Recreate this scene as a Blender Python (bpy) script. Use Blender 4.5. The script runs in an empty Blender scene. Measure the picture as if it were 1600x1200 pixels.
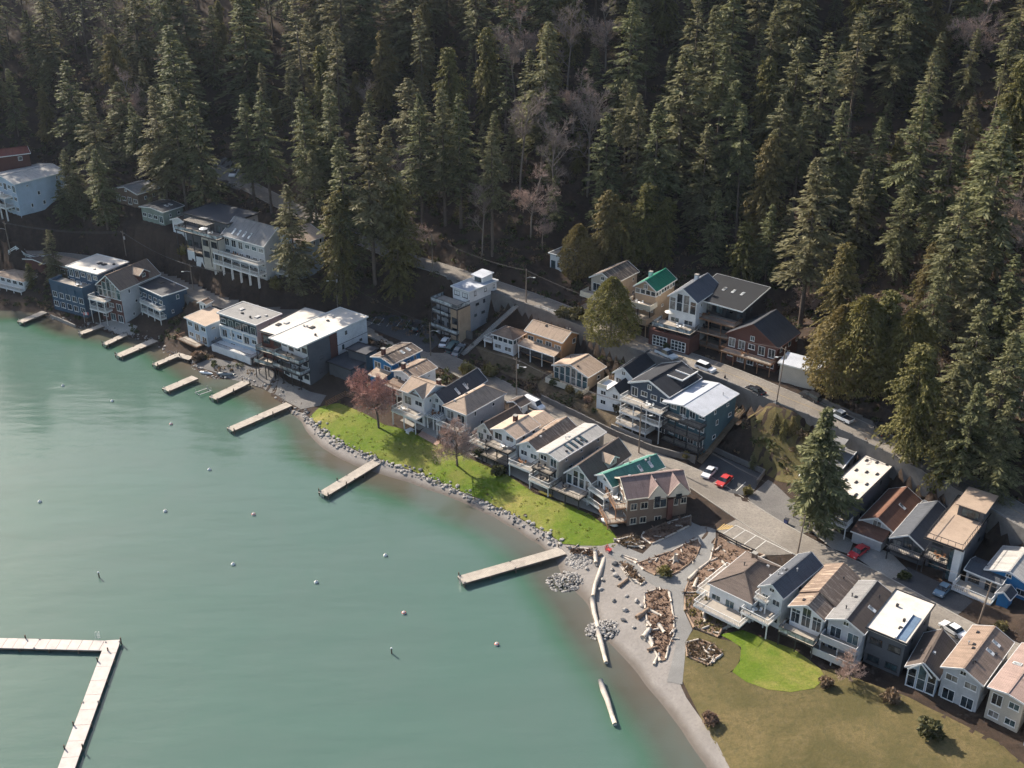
import bpy, bmesh, math, random
import numpy as np
from mathutils import Vector, Matrix
from mathutils.geometry import delaunay_2d_cdt

# ------------------------------------------------------------------ camera, sky, sun, exposure
sc = bpy.context.scene
COL = sc.collection
F = 1750.0                                  # focal length in photo pixels (photo is 1600 wide)
HC = 125.0                                  # the drone hovers 125 m above the lake
PITCH = math.atan(880 / F)
CP, SP = math.cos(PITCH), math.sin(PITCH)
cam = bpy.data.cameras.new('camera'); cam_ob = bpy.data.objects.new('camera', cam); COL.objects.link(cam_ob)
cam_ob.location = (0, 0, HC); cam_ob.rotation_euler = (math.pi / 2 - PITCH, 0, 0)
cam.sensor_width = 36; cam.lens = 36 * F / 1600; cam.clip_start = 1; cam.clip_end = 6000
sc.camera = cam_ob
SUN_EL = math.radians(33); SUN_AZ = math.radians(-43)      # azimuth from +Y, negative is left
world = bpy.data.worlds.new('World'); sc.world = world; world.use_nodes = True
nt = world.node_tree
sky = nt.nodes.new('ShaderNodeTexSky'); sky.sky_type = 'NISHITA'; sky.sun_disc = False
sky.sun_elevation = SUN_EL; sky.sun_rotation = SUN_AZ; sky.altitude = 100; sky.dust_density = 1.9
bg = nt.nodes['Background']; bg.inputs['Strength'].default_value = 0.105
nt.links.new(sky.outputs[0], bg.inputs['Color'])
sun = bpy.data.lights.new('sun', 'SUN'); sun.energy = 5.0; sun.angle = math.radians(0.6); sun.color = (1, 0.90, 0.77)
sun_ob = bpy.data.objects.new('sun', sun); COL.objects.link(sun_ob); sun_ob.location = (-200, 300, 300)
sd = Vector((math.sin(SUN_AZ) * math.cos(SUN_EL), math.cos(SUN_AZ) * math.cos(SUN_EL), math.sin(SUN_EL)))
sun_ob.rotation_euler = sd.to_track_quat('Z', 'Y').to_euler()
sc.view_settings.view_transform = 'Standard'; sc.view_settings.look = 'None'
sc.view_settings.exposure = 0.96; sc.view_settings.gamma = 1
sc.render.engine = 'CYCLES'; sc.cycles.max_bounces = 4; sc.cycles.diffuse_bounces = 2; sc.cycles.glossy_bounces = 2
sc.cycles.transmission_bounces = 2; sc.cycles.transparent_max_bounces = 4; sc.cycles.use_denoising = True
sc.cycles.use_adaptive_sampling = True; sc.cycles.adaptive_threshold = .03
sc.cycles.caustics_reflective = False; sc.cycles.caustics_refractive = False

# ------------------------------------------------------------------ survey: photo pixel + height -> point of the place
def ray(px, py):
    u = (px - 800) / F; v = (600 - py) / F
    return u, CP + v * SP, -SP + v * CP
def at(px, py, z=0.0):
    r = ray(px, py); t = (z - HC) / r[2]
    return r[0] * t, r[1] * t
def proj(x, y, z):
    dz = z - HC; D = y * CP - dz * SP
    return 800 + F * x / D, 600 - F * (y * SP + dz * CP) / D, F / D

# ------------------------------------------------------------------ objects
def tag(o, label=None, cat=None, group=None, kind=None):
    if label: o['label'] = label
    if cat: o['category'] = cat
    if group: o['group'] = group
    if kind: o['kind'] = kind
    return o
def link(name, me, parent=None, loc=None, rz=None):
    o = bpy.data.objects.new(name, me); COL.objects.link(o)
    if parent: o.parent = parent
    if loc is not None: o.location = loc
    if rz is not None: o.rotation_euler = (0, 0, rz)
    return o
def empty(name, loc=(0, 0, 0), rz=0.0):
    o = link(name, None, None, loc, rz); o.empty_display_size = 0.5
    return o
def copy_tree(o, parent=None):
    c = o.copy(); COL.objects.link(c)
    if parent: c.parent = parent
    for ch in list(o.children): copy_tree(ch, c)
    return c
def tint(o, t):
    o.color = (t, t, t, 1); return o

BOXF = [(0, 3, 2, 1), (4, 5, 6, 7), (0, 1, 5, 4), (1, 2, 6, 5), (2, 3, 7, 6), (3, 0, 4, 7)]
class MB:
    """collects boxes, bars, prisms and tubes; build() links them as one mesh object"""
    def __init__(s): s.v = []; s.f = []; s.m = []; s.k = 0
    def add(s, vs, fs, k=None):
        b = len(s.v); s.v += [tuple(p) for p in vs]
        for f in fs: s.f.append(tuple(i + b for i in f)); s.m.append(s.k if k is None else k)
        return s
    def box(s, x0, x1, y0, y1, z0, z1, k=None):
        if x0 > x1: x0, x1 = x1, x0
        if y0 > y1: y0, y1 = y1, y0
        return s.add([(x0, y0, z0), (x1, y0, z0), (x1, y1, z0), (x0, y1, z0), (x0, y0, z1), (x1, y0, z1), (x1, y1, z1), (x0, y1, z1)], BOXF, k)
    def prism(s, poly, z0, z1, k=None):                    # poly counter-clockwise (x, y)
        n = len(poly)
        vs = [(x, y, z0) for x, y in poly] + [(x, y, z1) for x, y in poly]
        return s.add(vs, [tuple(range(n - 1, -1, -1)), tuple(range(n, 2 * n))] + [(i, (i + 1) % n, n + (i + 1) % n, n + i) for i in range(n)], k)
    def slab(s, pts, t, k=None):                           # polygon of 3D points, thickened straight down
        n = len(pts)
        vs = [tuple(p) for p in pts] + [(p[0], p[1], p[2] - t) for p in pts]
        return s.add(vs, [tuple(range(n)), tuple(range(2 * n - 1, n - 1, -1))] + [(i, n + i, n + (i + 1) % n, (i + 1) % n) for i in range(n)], k)
    def bar(s, a, b, w, h=None, k=None):
        a = Vector(a); b = Vector(b); h = w if h is None else h
        d = (b - a)
        if d.length < 1e-6: return s
        d.normalize()
        up = Vector((0, 0, 1)) if abs(d.z) < .95 else Vector((1, 0, 0))
        r = d.cross(up).normalized() * w / 2; u = r.cross(d).normalized() * h / 2
        vs = [a - r - u, a + r - u, a + r + u, a - r + u, b - r - u, b + r - u, b + r + u, b - r + u]
        return s.add(vs, [(0, 1, 2, 3), (7, 6, 5, 4), (0, 4, 5, 1), (1, 5, 6, 2), (2, 6, 7, 3), (3, 7, 4, 0)], k)
    def tube(s, pts, rs, n=6, k=None, cap=True):
        rings = []; vs = []
        P = [Vector(p) for p in pts]
        for i, p in enumerate(P):
            d = (P[min(i + 1, len(P) - 1)] - P[max(i - 1, 0)])
            d = d.normalized() if d.length > 1e-9 else Vector((0, 0, 1))
            up = Vector((0, 0, 1)) if abs(d.z) < .9 else Vector((1, 0, 0))
            r = d.cross(up).normalized(); u = d.cross(r).normalized()
            for j in range(n):
                a = 2 * math.pi * j / n
                vs.append(p + (r * math.cos(a) + u * math.sin(a)) * rs[i])
        fs = []
        for i in range(len(P) - 1):
            for j in range(n):
                q = (j + 1) % n
                fs.append((i * n + j, i * n + q, (i + 1) * n + q, (i + 1) * n + j))
        if cap: fs += [tuple(range(n)), tuple(range(len(P) * n - 1, (len(P) - 1) * n - 1, -1))]
        return s.add(vs, fs, k)
    def mesh(s, name, mats, smooth=False):
        me = bpy.data.meshes.new(name); me.from_pydata(s.v, [], s.f)
        for m in (mats if isinstance(mats, (list, tuple)) else [mats]): me.materials.append(m)
        if any(s.m): me.polygons.foreach_set('material_index', s.m)
        if smooth: me.polygons.foreach_set('use_smooth', [True] * len(s.f))
        me.update(); return me
    def build(s, name, mats, parent=None, loc=None, rz=None, smooth=False):
        return link(name, s.mesh(name, mats, smooth), parent, loc, rz)

# ------------------------------------------------------------------ materials
MATS = {}
def nodes_of(name):
    m = bpy.data.materials.new(name); m.use_nodes = True
    t = m.node_tree; b = t.nodes['Principled BSDF']
    return m, t, b
def mix(t, fac, a, b, mode='MIX'):
    n = t.nodes.new('ShaderNodeMix'); n.data_type = 'RGBA'; n.blend_type = mode
    for sock, val in ((n.inputs[0], fac), (n.inputs[6], a), (n.inputs[7], b)):
        if hasattr(val, 'is_linked') or hasattr(val, 'links'): t.links.new(val, sock)
        elif isinstance(val, (int, float)): sock.default_value = val
        else: sock.default_value = (*val[:3], 1)
    return n.outputs[2]
def noise(t, vec, scale, detail=4, rough=.6, dist=0):
    n = t.nodes.new('ShaderNodeTexNoise'); n.inputs['Scale'].default_value = scale; n.inputs['Detail'].default_value = detail
    n.inputs['Roughness'].default_value = rough; n.inputs['Distortion'].default_value = dist
    t.links.new(vec, n.inputs['Vector']); return n.outputs[0]
def ramp(t, fac, *stops):
    n = t.nodes.new('ShaderNodeValToRGB'); t.links.new(fac, n.inputs[0])
    e = n.color_ramp.elements
    while len(e) < len(stops): e.new(.5)
    for i, (p, c) in enumerate(stops):
        e[i].position = p; e[i].color = (*c, 1) if isinstance(c, (list, tuple)) else (c, c, c, 1)
    return n.outputs[0]
def coords(t, kind='Object'):
    n = t.nodes.new('ShaderNodeTexCoord'); o = n.outputs[kind]
    if kind == 'Object':
        i = t.nodes.new('ShaderNodeObjectInfo'); a = t.nodes.new('ShaderNodeVectorMath'); a.operation = 'MULTIPLY_ADD'
        a.inputs[1].default_value = (1, 1, 1); t.links.new(o, a.inputs[0]); 
        s = t.nodes.new('ShaderNodeMath'); s.operation = 'MULTIPLY'; s.inputs[1].default_value = 60
        t.links.new(i.outputs['Random'], s.inputs[0]); t.links.new(s.outputs[0], a.inputs[2])
        return a.outputs[0]
    return o
def bump(t, b, h, strength=.3, dist=.1):
    n = t.nodes.new('ShaderNodeBump'); n.inputs['Strength'].default_value = strength; n.inputs['Distance'].default_value = dist
    t.links.new(h, n.inputs['Height']); t.links.new(n.outputs[0], b.inputs['Normal'])
def mat(name, c, rough=.75, var=.25, scale=1.2, fine=9, metal=0, coord='Object', bmp=.15, stain=None):
    """painted or weathered surface: base colour with broad blotches and fine grain"""
    if name in MATS: return MATS[name]
    m, t, b = nodes_of(name)
    v = coords(t, coord)
    lo = noise(t, v, scale, 4); hi = noise(t, v, fine, 3, .7)
    c1 = tuple(x * (1 - var) for x in c); c2 = tuple(min(1, x * (1 + var * .7)) for x in c)
    col = mix(t, ramp(t, lo, (.3, 0.0), (.72, 1.0)), c1, c2)
    col = mix(t, var * .9, col, mix(t, ramp(t, hi, (.35, 0.), (.65, 1.)), tuple(x * .6 for x in c), tuple(min(1, x * 1.25) for x in c)))
    if stain:
        sn = noise(t, v, scale * .45, 5, .75)
        col = mix(t, ramp(t, sn, (.52, 0.), (.66, .75)), col, stain)
    t.links.new(col, b.inputs['Base Color'])
    b.inputs['Roughness'].default_value = rough; b.inputs['Metallic'].default_value = metal
    b.inputs['Specular IOR Level'].default_value = .3
    if bmp: bump(t, b, hi, bmp, .05)
    MATS[name] = m; return m
def shingle(name, c, var=.3, streak=None, axis=0, stripe=0):
    """roofing: courses across the slope, blotches and dark weather streaks"""
    if name in MATS: return MATS[name]
    m, t, b = nodes_of(name)
    v = coords(t)
    lo = noise(t, v, .5, 5, .7); hi = noise(t, v, 6, 3, .75)
    col = mix(t, ramp(t, lo, (.3, 0.), (.7, 1.)), tuple(x * (1 - var) for x in c), tuple(x * (1 + var) for x in c))
    col = mix(t, .45, col, mix(t, ramp(t, hi, (.3, 0.), (.7, 1.)), tuple(x * .5 for x in c), tuple(x * 1.4 for x in c)))
    mp = t.nodes.new('ShaderNodeMapping'); mp.inputs['Scale'].default_value = (.25, 1.6, .25) if axis == 0 else (1.6, .25, .25)
    t.links.new(v, mp.inputs[0]); st = noise(t, mp.outputs[0], 1.3, 4, .7)
    col = mix(t, ramp(t, st, (.5, 0.), (.62, .85 if streak else .5)), col, streak or tuple(x * .5 for x in c))
    ms = noise(t, v, .9, 5, .8); col = mix(t, ramp(t, ms, (.6, 0.), (.72, .5)), col, (c[0] * .75, c[1] * .9, c[2] * .6))
    w = t.nodes.new('ShaderNodeTexWave'); w.bands_direction = 'X' if axis == 0 else 'Y'
    tc = t.nodes.new('ShaderNodeTexCoord'); t.links.new(tc.outputs['Object'], w.inputs[0])
    w.inputs['Scale'].default_value = 1.1 if not stripe else stripe; w.inputs['Distortion'].default_value = .6; w.inputs['Detail'].default_value = 2
    col = mix(t, ramp(t, w.outputs[1], (0., .22 if not stripe else .3), (.3, 0.)), col, tuple(x * .35 for x in c))
    t.links.new(col, b.inputs['Base Color']); b.inputs['Roughness'].default_value = .85; b.inputs['Specular IOR Level'].default_value = .25
    bump(t, b, hi, .35, .06); MATS[name] = m; return m
def glass(name='window_glass', c=(.018, .025, .03), rough=.06):
    if name in MATS: return MATS[name]
    m, t, b = nodes_of(name); v = coords(t)
    n = noise(t, v, .7, 2)
    t.links.new(mix(t, ramp(t, n, (.35, 0.), (.65, 1.)), tuple(x * .5 for x in c), tuple(x * 2.6 for x in c)), b.inputs['Base Color'])
    b.inputs['Roughness'].default_value = rough; b.inputs['Specular IOR Level'].default_value = .6
    MATS[name] = m; return m
def foliage(name, c1, c2, trans=.3, c3=None, hue=.5):
    if name in MATS: return MATS[name]
    m, t, b = nodes_of(name)
    a = t.nodes.new('ShaderNodeAttribute'); a.attribute_name = 'tone'
    i = t.nodes.new('ShaderNodeObjectInfo')
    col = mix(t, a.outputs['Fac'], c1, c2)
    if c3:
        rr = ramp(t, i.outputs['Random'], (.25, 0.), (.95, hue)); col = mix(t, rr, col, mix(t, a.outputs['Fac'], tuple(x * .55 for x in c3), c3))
    b.inputs['Roughness'].default_value = .7; b.inputs['Specular IOR Level'].default_value = .2
    t.links.new(col, b.inputs['Base Color'])
    tr = t.nodes.new('ShaderNodeBsdfTranslucent'); t.links.new(col, tr.inputs[0])
    mx = t.nodes.new('ShaderNodeMixShader'); mx.inputs[0].default_value = trans
    t.links.new(b.outputs[0], mx.inputs[1]); t.links.new(tr.outputs[0], mx.inputs[2])
    t.links.new(mx.outputs[0], t.nodes['Material Output'].inputs[0])
    MATS[name] = m; return m
GL = glass()
GLT = glass('teal_window_glass', (.03, .05, .055))
WHITE = mat('white_paint', (.72, .72, .70), .6, .1)
def ground_mat(name, c1, c2, c3, s1=.12, s2=1.5, thr=(.45, .6), bm=.4, s3=8):
    if name in MATS: return MATS[name]
    m, t, b = nodes_of(name); v = coords(t, 'Object') if False else t.nodes.new('ShaderNodeTexCoord').outputs['Object']
    a = noise(t, v, s1, 6, .65, .4); d = noise(t, v, s2, 6, .7); e = noise(t, v, s3, 3, .7)
    col = mix(t, ramp(t, a, (thr[0], 0.), (thr[1], 1.)), c1, c2)
    col = mix(t, ramp(t, d, (.45, 0.), (.7, .8)), col, c3)
    col = mix(t, ramp(t, e, (.3, .45), (.6, 0.)), col, tuple(x * .4 for x in c1))
    t.links.new(col, b.inputs['Base Color']); b.inputs['Roughness'].default_value = .95; b.inputs['Specular IOR Level'].default_value = .15
    bump(t, b, d, bm, .4); MATS[name] = m; return m
# ------------------------------------------------------------------ houses: survey (roof corners at eave height) and character
HOUSES = []
def hs(name, label, fl, fr, bk, ze, zb, **k):
    """fl, fr, bk: front-left, front-right and back-right roof corners in the photo at eave height ze"""
    a, b, c = (Vector(at(*p, ze)) for p in (fl, fr, bk))
    ax = (c - b); D = ax.length; ax.normalize()
    if 'ang' in k:
        th = math.radians(k['ang']); ax = Vector((math.cos(th), math.sin(th))); D = (c - b).dot(ax)
    r = Vector((ax.y, -ax.x)); W = (b - a).dot(r); skew = (b - a).dot(ax)
    W *= k.get('wm', 1.07)
    if 'W' in k: W = k['W']
    if 'D' in k: D = k['D']
    o = b - r * W
    HOUSES.append(dict(name=name, label=label, o=o, ang=math.atan2(ax.y, ax.x), W=W, D=D, ze=ze, zb=zb, skew=skew, k=k))

# wall and roof colours (as they would be measured, not as the light shows them)
WC = dict(white=(.70, .70, .69), cream=(.62, .56, .45), tan=(.42, .31, .21), orange=(.46, .25, .12), grey=(.30, .31, .32), dkgrey=(.10, .105, .115),
          black=(.03, .031, .034), blue=(.055, .10, .15), teal=(.07, .135, .16), bright=(.03, .17, .36), ltblue=(.42, .50, .58), redbr=(.12, .052, .04), brown=(.19, .135, .10),
          beige=(.48, .43, .36), ltgrey=(.48, .48, .48), sage=(.24, .28, .24), navy=(.05, .07, .10), darkteal=(.045, .085, .11), concrete=(.40, .38, .35))
RC = dict(white=(.64, .59, .52), tan=(.37, .28, .21), brown=(.20, .145, .11), dkbrown=(.10, .078, .066), black=(.028, .03, .036), slate=(.06, .065, .075), grey=(.22, .215, .21), ltgrey=(.42, .40, .37),
          green=(.012, .17, .10), mint=(.085, .23, .185), pink=(.36, .26, .22), rust=(.165, .082, .055), mauve=(.20, .145, .135), silver=(.46, .48, .52), red=(.17, .055, .042))

N = 'house'
# --- lake side row, from the red-barked tree to the beach park
hs(N, 'bright blue house with two skylights beside the car park', (582, 557), (612, 570), (660, 547), 12.5, 6, st=2, wall='bright', roof='dkbrown', rise=.9, streak=(.34, .27, .2), sky=[('R', .45, .42, 2)], chim=[(.42, .12, 1.6, 'redbr')], add=[('F', .2, .95, 3.4, 3.0, 'tan')])
hs(N, 'white walled house with brown roof and brick chimney beside the bright blue house', (616, 579), (645, 593), (684, 574), 11.5, 5.5, st=2, wall='white', roof='brown', rise=1.1, streak=(.42, .33, .25), chim=[(.42, .1, 1.5, 'redbr')], vents=2, decks=[('F', 0, 1, 3.0, 2.4, 'wood')], add=[('F', .0, .9, 3.6, 3.0, 'brown')])
hs(N, 'white cross gabled house with railed deck on posts beside the red-twigged tree', (631, 608), (662, 624), (700, 604), 10.3, 3.4, st=2, wall='white', roof='tan', rise=2.0, gx=1, cross=1, decks=[('F', -.05, 1.05, 2.9, 3.4, 'white')], chim=[(.85, .8, 1.2, 'redbr')])
hs(N, 'white gabled house with long plain dark blue-grey roof', (672, 622), (697, 635), (762, 594), 8.6, 3.2, st=2, wall='white', roof='slate', rise=2.4, sky=[('R', .25, .6, 2)], vents=1, decks=[('F', 0, 1, 2.8, 2.6, 'pergola')])
hs(N, 'pale grey house with hipped tan shingle roof', (697, 633), (729, 649), (792, 614), 9.2, 3.0, st=2, wall='ltgrey', roof='tan', rise=2.2, hip=1, vents=3, decks=[('F', -.05, 1.05, 2.8, 2.8, 'white')])
hs(N, 'white cottage with arched front windows and steep brown roof', (744, 671), (771, 684), (823, 655), 7.2, 2.8, st=2, wall='white', roof='dkbrown', rise=2.6, decks=[('F', 0, 1, 2.4, 2.4, 'white')])
hs('garage', 'small dark brown garage with shingled gable beside the white van', (794, 628), (813, 637), (830, 628), 8.2, 5.6, st=1, wall='brown', roof='dkbrown', rise=.9, nowin=1, gdoor=('R', .2, .85))
hs(N, 'white house with pale tan two-level roof and brick chimney', (769, 671), (806, 687), (845, 664), 9.6, 2.6, st=3, wall='white', roof='tan', rise=1.3, streak=None, rtint=1.35, chim=[(.45, .55, 1.3, 'redbr')], back=(.1, .95, 5.5, -.9), decks=[('F', 0, 1, 4.4, 2.6, 'dark'), ('F', -.1, 1.05, 1.9, 3.2, 'dark')])
hs(N, 'white front house with patchy brown gable roof and white-railed balcony', (811, 694), (842, 708), (903, 668), 8.9, 2.6, st=2, wall='white', roof='brown', rise=1.7, streak=(.36, .28, .21), vents=2, decks=[('F', -.1, 1, 2.9, 3.0, 'white')])
hs(N, 'beige box house with eight skylights on a pale grey roof', (841, 706), (873, 721), (948, 675), 9.8, 2.4, st=3, wall='beige', roof='ltgrey', rise=.8, sky=[('R', .25, .45, 8)], vents=4, decks=[('F', 0, .9, 4.7, 2.2, 'dark'), ('F', 0, 1, 2.2, 3.2, 'white')])
hs(N, 'grey house with glazed front gable and tan dormer on dark brown roof', (886, 738), (924, 756), (987, 711), 7.6, 2.4, st=2, wall='ltgrey', roof='dkbrown', rise=3.0, rtint=1.3, bigwin=1, dorm=[('R', .55, 3.4, 'tan')], decks=[('F', -.2, .95, 2.7, 3.6, 'dark')])
hs(N, 'white house with green metal roof at the lake lawn', (926, 745), (957, 762), (1040, 730), 8.6, 2.3, st=2, wall='white', roof='mint', rise=1.7, stripe=.9, sky=[('R', .5, .5, 2)], vents=3, decks=[('F', 0, 1, 4.1, 2.2, 'white'), ('F', 0, 1.0, 1.6, 2.6, 'white')])
hs(N, 'brown shingled craftsman house with two gable dormers and cream window trim', (953, 764), (979, 781), (1084, 776), 9.0, 2.4, ang=13, W=8.6, st=2, wall='brown', roof='mauve', rise=2.4, dorm=[('R', .48, 3.0, 'mauve'), ('R', .84, 3.6, 'mauve')], decks=[('F', -.1, .9, 4.0, 2.2, 'wood'), ('F', -.2, 1.0, 1.4, 4.0, 'wood')], trimc='cream', creamgable=1, vents=2)

# --- houses between the two streets
hs(N, 'grey and timber four-storey modern house with roof terrace above the car park', (710, 447), (733, 458), (779, 439), 20.8, 9.6, st=4, wall='grey', roof='silver', flat=1, upper='white', decks=[('F', -.6, 1.02, 8.0, 4.6, 'glass'), ('F', -.6, .5, 5.0, 4.4, 'glass'), ('F', -.6, 1, 1.2, 4.9, 'glass')], fronts=[('grey', -.6, .5, 8.0, 2.6), ('tan', .51, 1.05, 8.0, 4.0)], pent=(.25, .75, .62, .95, 1.6))
hs(N, 'small white house with ribbon windows and brown hipped roof beside the long stairs', (772, 520), (802, 532), (822, 518), 13.2, 8.6, st=2, wall='white', roof='brown', rise=1.5, hip=1, ribbon=1, decks=[('L', .2, 1.1, 2.4, 2.5, 'white')], ang=53)
hs(N, 'orange-brown house with long tan roof and covered front porch', (826, 516), (879, 536), (897, 520), 15.0, 8.2, st=2, wall='orange', roof='tan', rise=1.7, gx=1, rtint=.85, vents=3, decks=[('F', 0, .95, 2.4, 2.6, 'dark')], add=[('F', -.05, .98, 3.9, 2.8, 'tan')], ang=51, D=7)
hs(N, 'tan bungalow with wide low pale gable roof and cream deck rail', (866, 571), (919, 590), (948, 573), 11.6, 7.6, st=1, wall='tan', roof='tan', rise=1.7, rtint=1.1, decks=[('F', -.05, 1.05, .6, 2.6, 'cream')], bigwin=1, vents=2)
hs(N, 'white double gabled house with black roof below the leaning cedar', (964, 579), (989, 592), (1030, 564), 15.0, 8.2, st=2, wall='white', roof='black', rise=2.0, wing=(-.35, 1.0, 4.6, 4.6))
hs(N, 'navy house with white trimmed gables and three tiers of white balconies', (990, 596), (1046, 621), (1097, 590), 16.6, 7.2, st=3, wall='navy', roof='black', rise=2.2, rtint=1.1, trimw=.4, decks=[('F', -.05, 1, 6.2, 3.0, 'white'), ('F', -.05, 1, 3.3, 3.0, 'white'), ('F', -.1, .7, .6, 3.4, 'white')], shedd=1)
hs(N, 'blue-green three-storey house with broad pale metal roof and dark balconies', (1040, 628), (1099, 651), (1155, 615), 16.0, 7.0, st=3, wall='teal', roof='silver', rise=.8, fo=2.2, stripe=.7, decks=[('F', 0, 1, 6.0, 2.4, 'dark'), ('F', 0, 1, 3.1, 2.4, 'dark'), ('F', 0, 1, .3, 2.4, 'dark')], vents=2)

# --- uphill side of the upper street
hs(N, 'small modern white house half hidden behind the round trees', (862, 396), (880, 403), (894, 393), 24.5, 20.5, st=1, wall='white', roof='slate', flat=1, ang=50, D=6, W=5)
hs(N, 'weathered house with rust-streaked roof behind the big cedar', (928, 431), (960, 444), (990, 417), 25.6, 18.5, st=2, wall='beige', roof='dkbrown', rise=2.0, streak=(.3, .12, .07), decks=[('F', -.1, 1, 3.4, 3.6, 'cream'), ('F', -.1, 1, .4, 4.6, 'wood')], ang=51, D=11)
hs(N, 'tan stepped house with emerald green metal roof', (994, 446), (1026, 456), (1058, 436), 26.8, 17.0, st=3, wall='tan', roof='green', rise=2.1, stripe=.8, ribbon=1, chim=[(.25, .55, 1.2, 'white')], decks=[('F', -.1, 1.1, 6.2, 3.4, 'cream'), ('F', -.1, 1.1, 3.2, 5.0, 'tanwall')])
hs(N, 'white bay-fronted house with slate blue roof above twin garage doors', (1049, 461), (1090, 474), (1128, 448), 27.6, 17.0, st=3, wall='white', roof='slate', rise=2.6, rtint=1.7, bigwin=1, chim=[(.45, .6, 1.3, 'white')], decks=[('F', -.25, 1.15, 4.4, 4.6, 'glass')], podium=(-.3, 1.2, 5.2, 3.6, 'redbr'), gdoor=('P', .1, .9))
hs(N, 'black modern house with huge slanted roof and stacked timber balconies', (1107, 460), (1160, 487), (1200, 466), 27.0, 16.8, st=3, wall='black', roof='slate', shed=1.8, rtint=.26, W=14, fo=2.5, decks=[('F', -.05, .95, 6.4, 3.6, 'wood'), ('F', -.08, 1, 3.3, 4.0, 'wood'), ('F', -.08, 1, .2, 4.2, 'wood')], sky=[('S', .3, .55, 3)], ang=51, D=13)
hs(N, 'dark red-brown house with steep blue-black gable and covered carport', (1163, 524), (1216, 545), (1258, 507), 22.6, 16.4, st=2, wall='redbr', roof='slate', rtint=.8, rise=4.0, W=13, trimc='redbr', decks=[('F', 0, 1, 2.9, 2.6, 'wood')], ang=51, D=11)
hs('garage', 'beige garage with silvery flat roof beside the olive trees', (1228, 560), (1278, 583), (1292, 570), 20.8, 16.6, st=1, wall='beige', roof='silver', shed=.6, nowin=1)

# --- water's edge at the upper left
hs(N, 'white two-storey cottage with stacked tan roofs at the left picture edge', (-12, 430), (36, 441), (52, 424), 6.0, 1.0, st=2, wall='white', roof='tan', rise=1.2, hip=1, ang=62, D=7, decks=[('F', 0, 1, 2.4, 1.6, 'white')])
hs('garage', 'low dark red garage beside the white road rail', (38, 404), (68, 412), (74, 404), 9.8, 7.2, st=1, wall='redbr', roof='dkbrown', rise=.6, nowin=1, ang=62)
hs(N, 'low house with tan roof behind the shoreline fir', (70, 409), (112, 420), (122, 405), 9.6, 6.2, st=1, wall='brown', roof='tan', rise=1.0, gx=1, ang=60)
hs(N, 'teal house with white flat roof and long front terrace', (107, 417), (152, 430), (180, 406), 13.0, 1.6, st=4, wall='blue', roof='white', flat=1, hatch=4, decks=[('F', -.25, .85, 7.6, 4.6, 'blue')], front=('blue', -.25, .85, 7.6, 4.4), ang=60, D=11.5)
hs(N, 'red and grey gabled house with brown shed dormer and round balcony', (152, 445), (187, 455), (228, 420), 11.4, 1.4, st=3, wall='redbr', roof='brown', rise=3.6, bigwin=1, rtint=1.1, sidewall='ltgrey', dorm=[('R', .62, 4.0, 'tan')], decks=[('F', -.2, .5, 6.4, 2.4, 'white'), ('F', -.2, .5, 3.4, 2.4, 'white')], ang=60, D=15)
hs(N, 'blue house with black flat roof and white corner balconies', (206, 448), (253, 465), (293, 451), 10.4, 3.4, st=2, wall='blue', roof='black', flat=1, rtint=1.6, ang=48, decks=[('F', .3, 1.03, 3.6, 1.9, 'white'), ('F', .3, 1.03, 1.0, 1.9, 'white')], hatch=1)
hs('shed', 'small white shed with tan roof beside the road bend', (310, 472), (322, 476), (334, 470), 10.2, 7.4, st=1, wall='white', roof='brown', rise=.6)
hs(N, 'pale blue boathouse cottage with brown lean-to roof', (288, 497), (321, 510), (345, 488), 8.6, 2.6, st=2, wall='ltblue', roof='tan', shed=.5, decks=[('F', -.2, .8, .2, 2.6, 'wood')], ang=50)
hs(N, 'three-storey modern house with white framed front and bowed grey roof', (328, 497), (400, 510), (430, 488), 11.6, 1.8, st=3, wall='ltblue', roof='grey', flat=1, rtint=1.1, ang=55, frame=1, hatch=5, decks=[('F', -.05, 1.03, 1.8, 3.0, 'dark')], sidewall='ltgrey', podium=(-.05, 1.0, 3.2, 2.0, 'white'))
hs(N, 'timber house with broad white roof and grey roof hatch', (409, 517), (440, 528), (512, 490), 12.4, 3.0, st=3, wall='redbr', roof='white', flat=1, hatch=2, decks=[('F', 0, 1, 5.4, 2.4, 'glass'), ('F', 0, 1, 2.4, 3.4, 'glass')])
hs(N, 'long grey and timber modern house with slanted cream roof and glass balconies', (440, 523), (465, 546), (576, 496), 13.2, 2.6, st=3, wall='white', roof='white', flat=1, fo=3.4, W=10.2, hatch=6, split=1, decks=[('F', 0, 1.02, 6.4, 3.2, 'glass'), ('F', 0, 1.02, 3.4, 3.2, 'glass')])
hs('shed', 'dark flat-roofed shed in the shade behind the long modern house', (547, 544), (572, 556), (592, 545), 9.4, 6.6, st=1, wall='dkgrey', roof='slate', flat=1, nowin=1)
hs('shed', 'low grey-roofed boathouse between the modern house and the red tree', (518, 564), (548, 580), (574, 562), 7.0, 3.6, st=1, wall='dkgrey', roof='slate', flat=1, nowin=1, ang=53)

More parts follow.
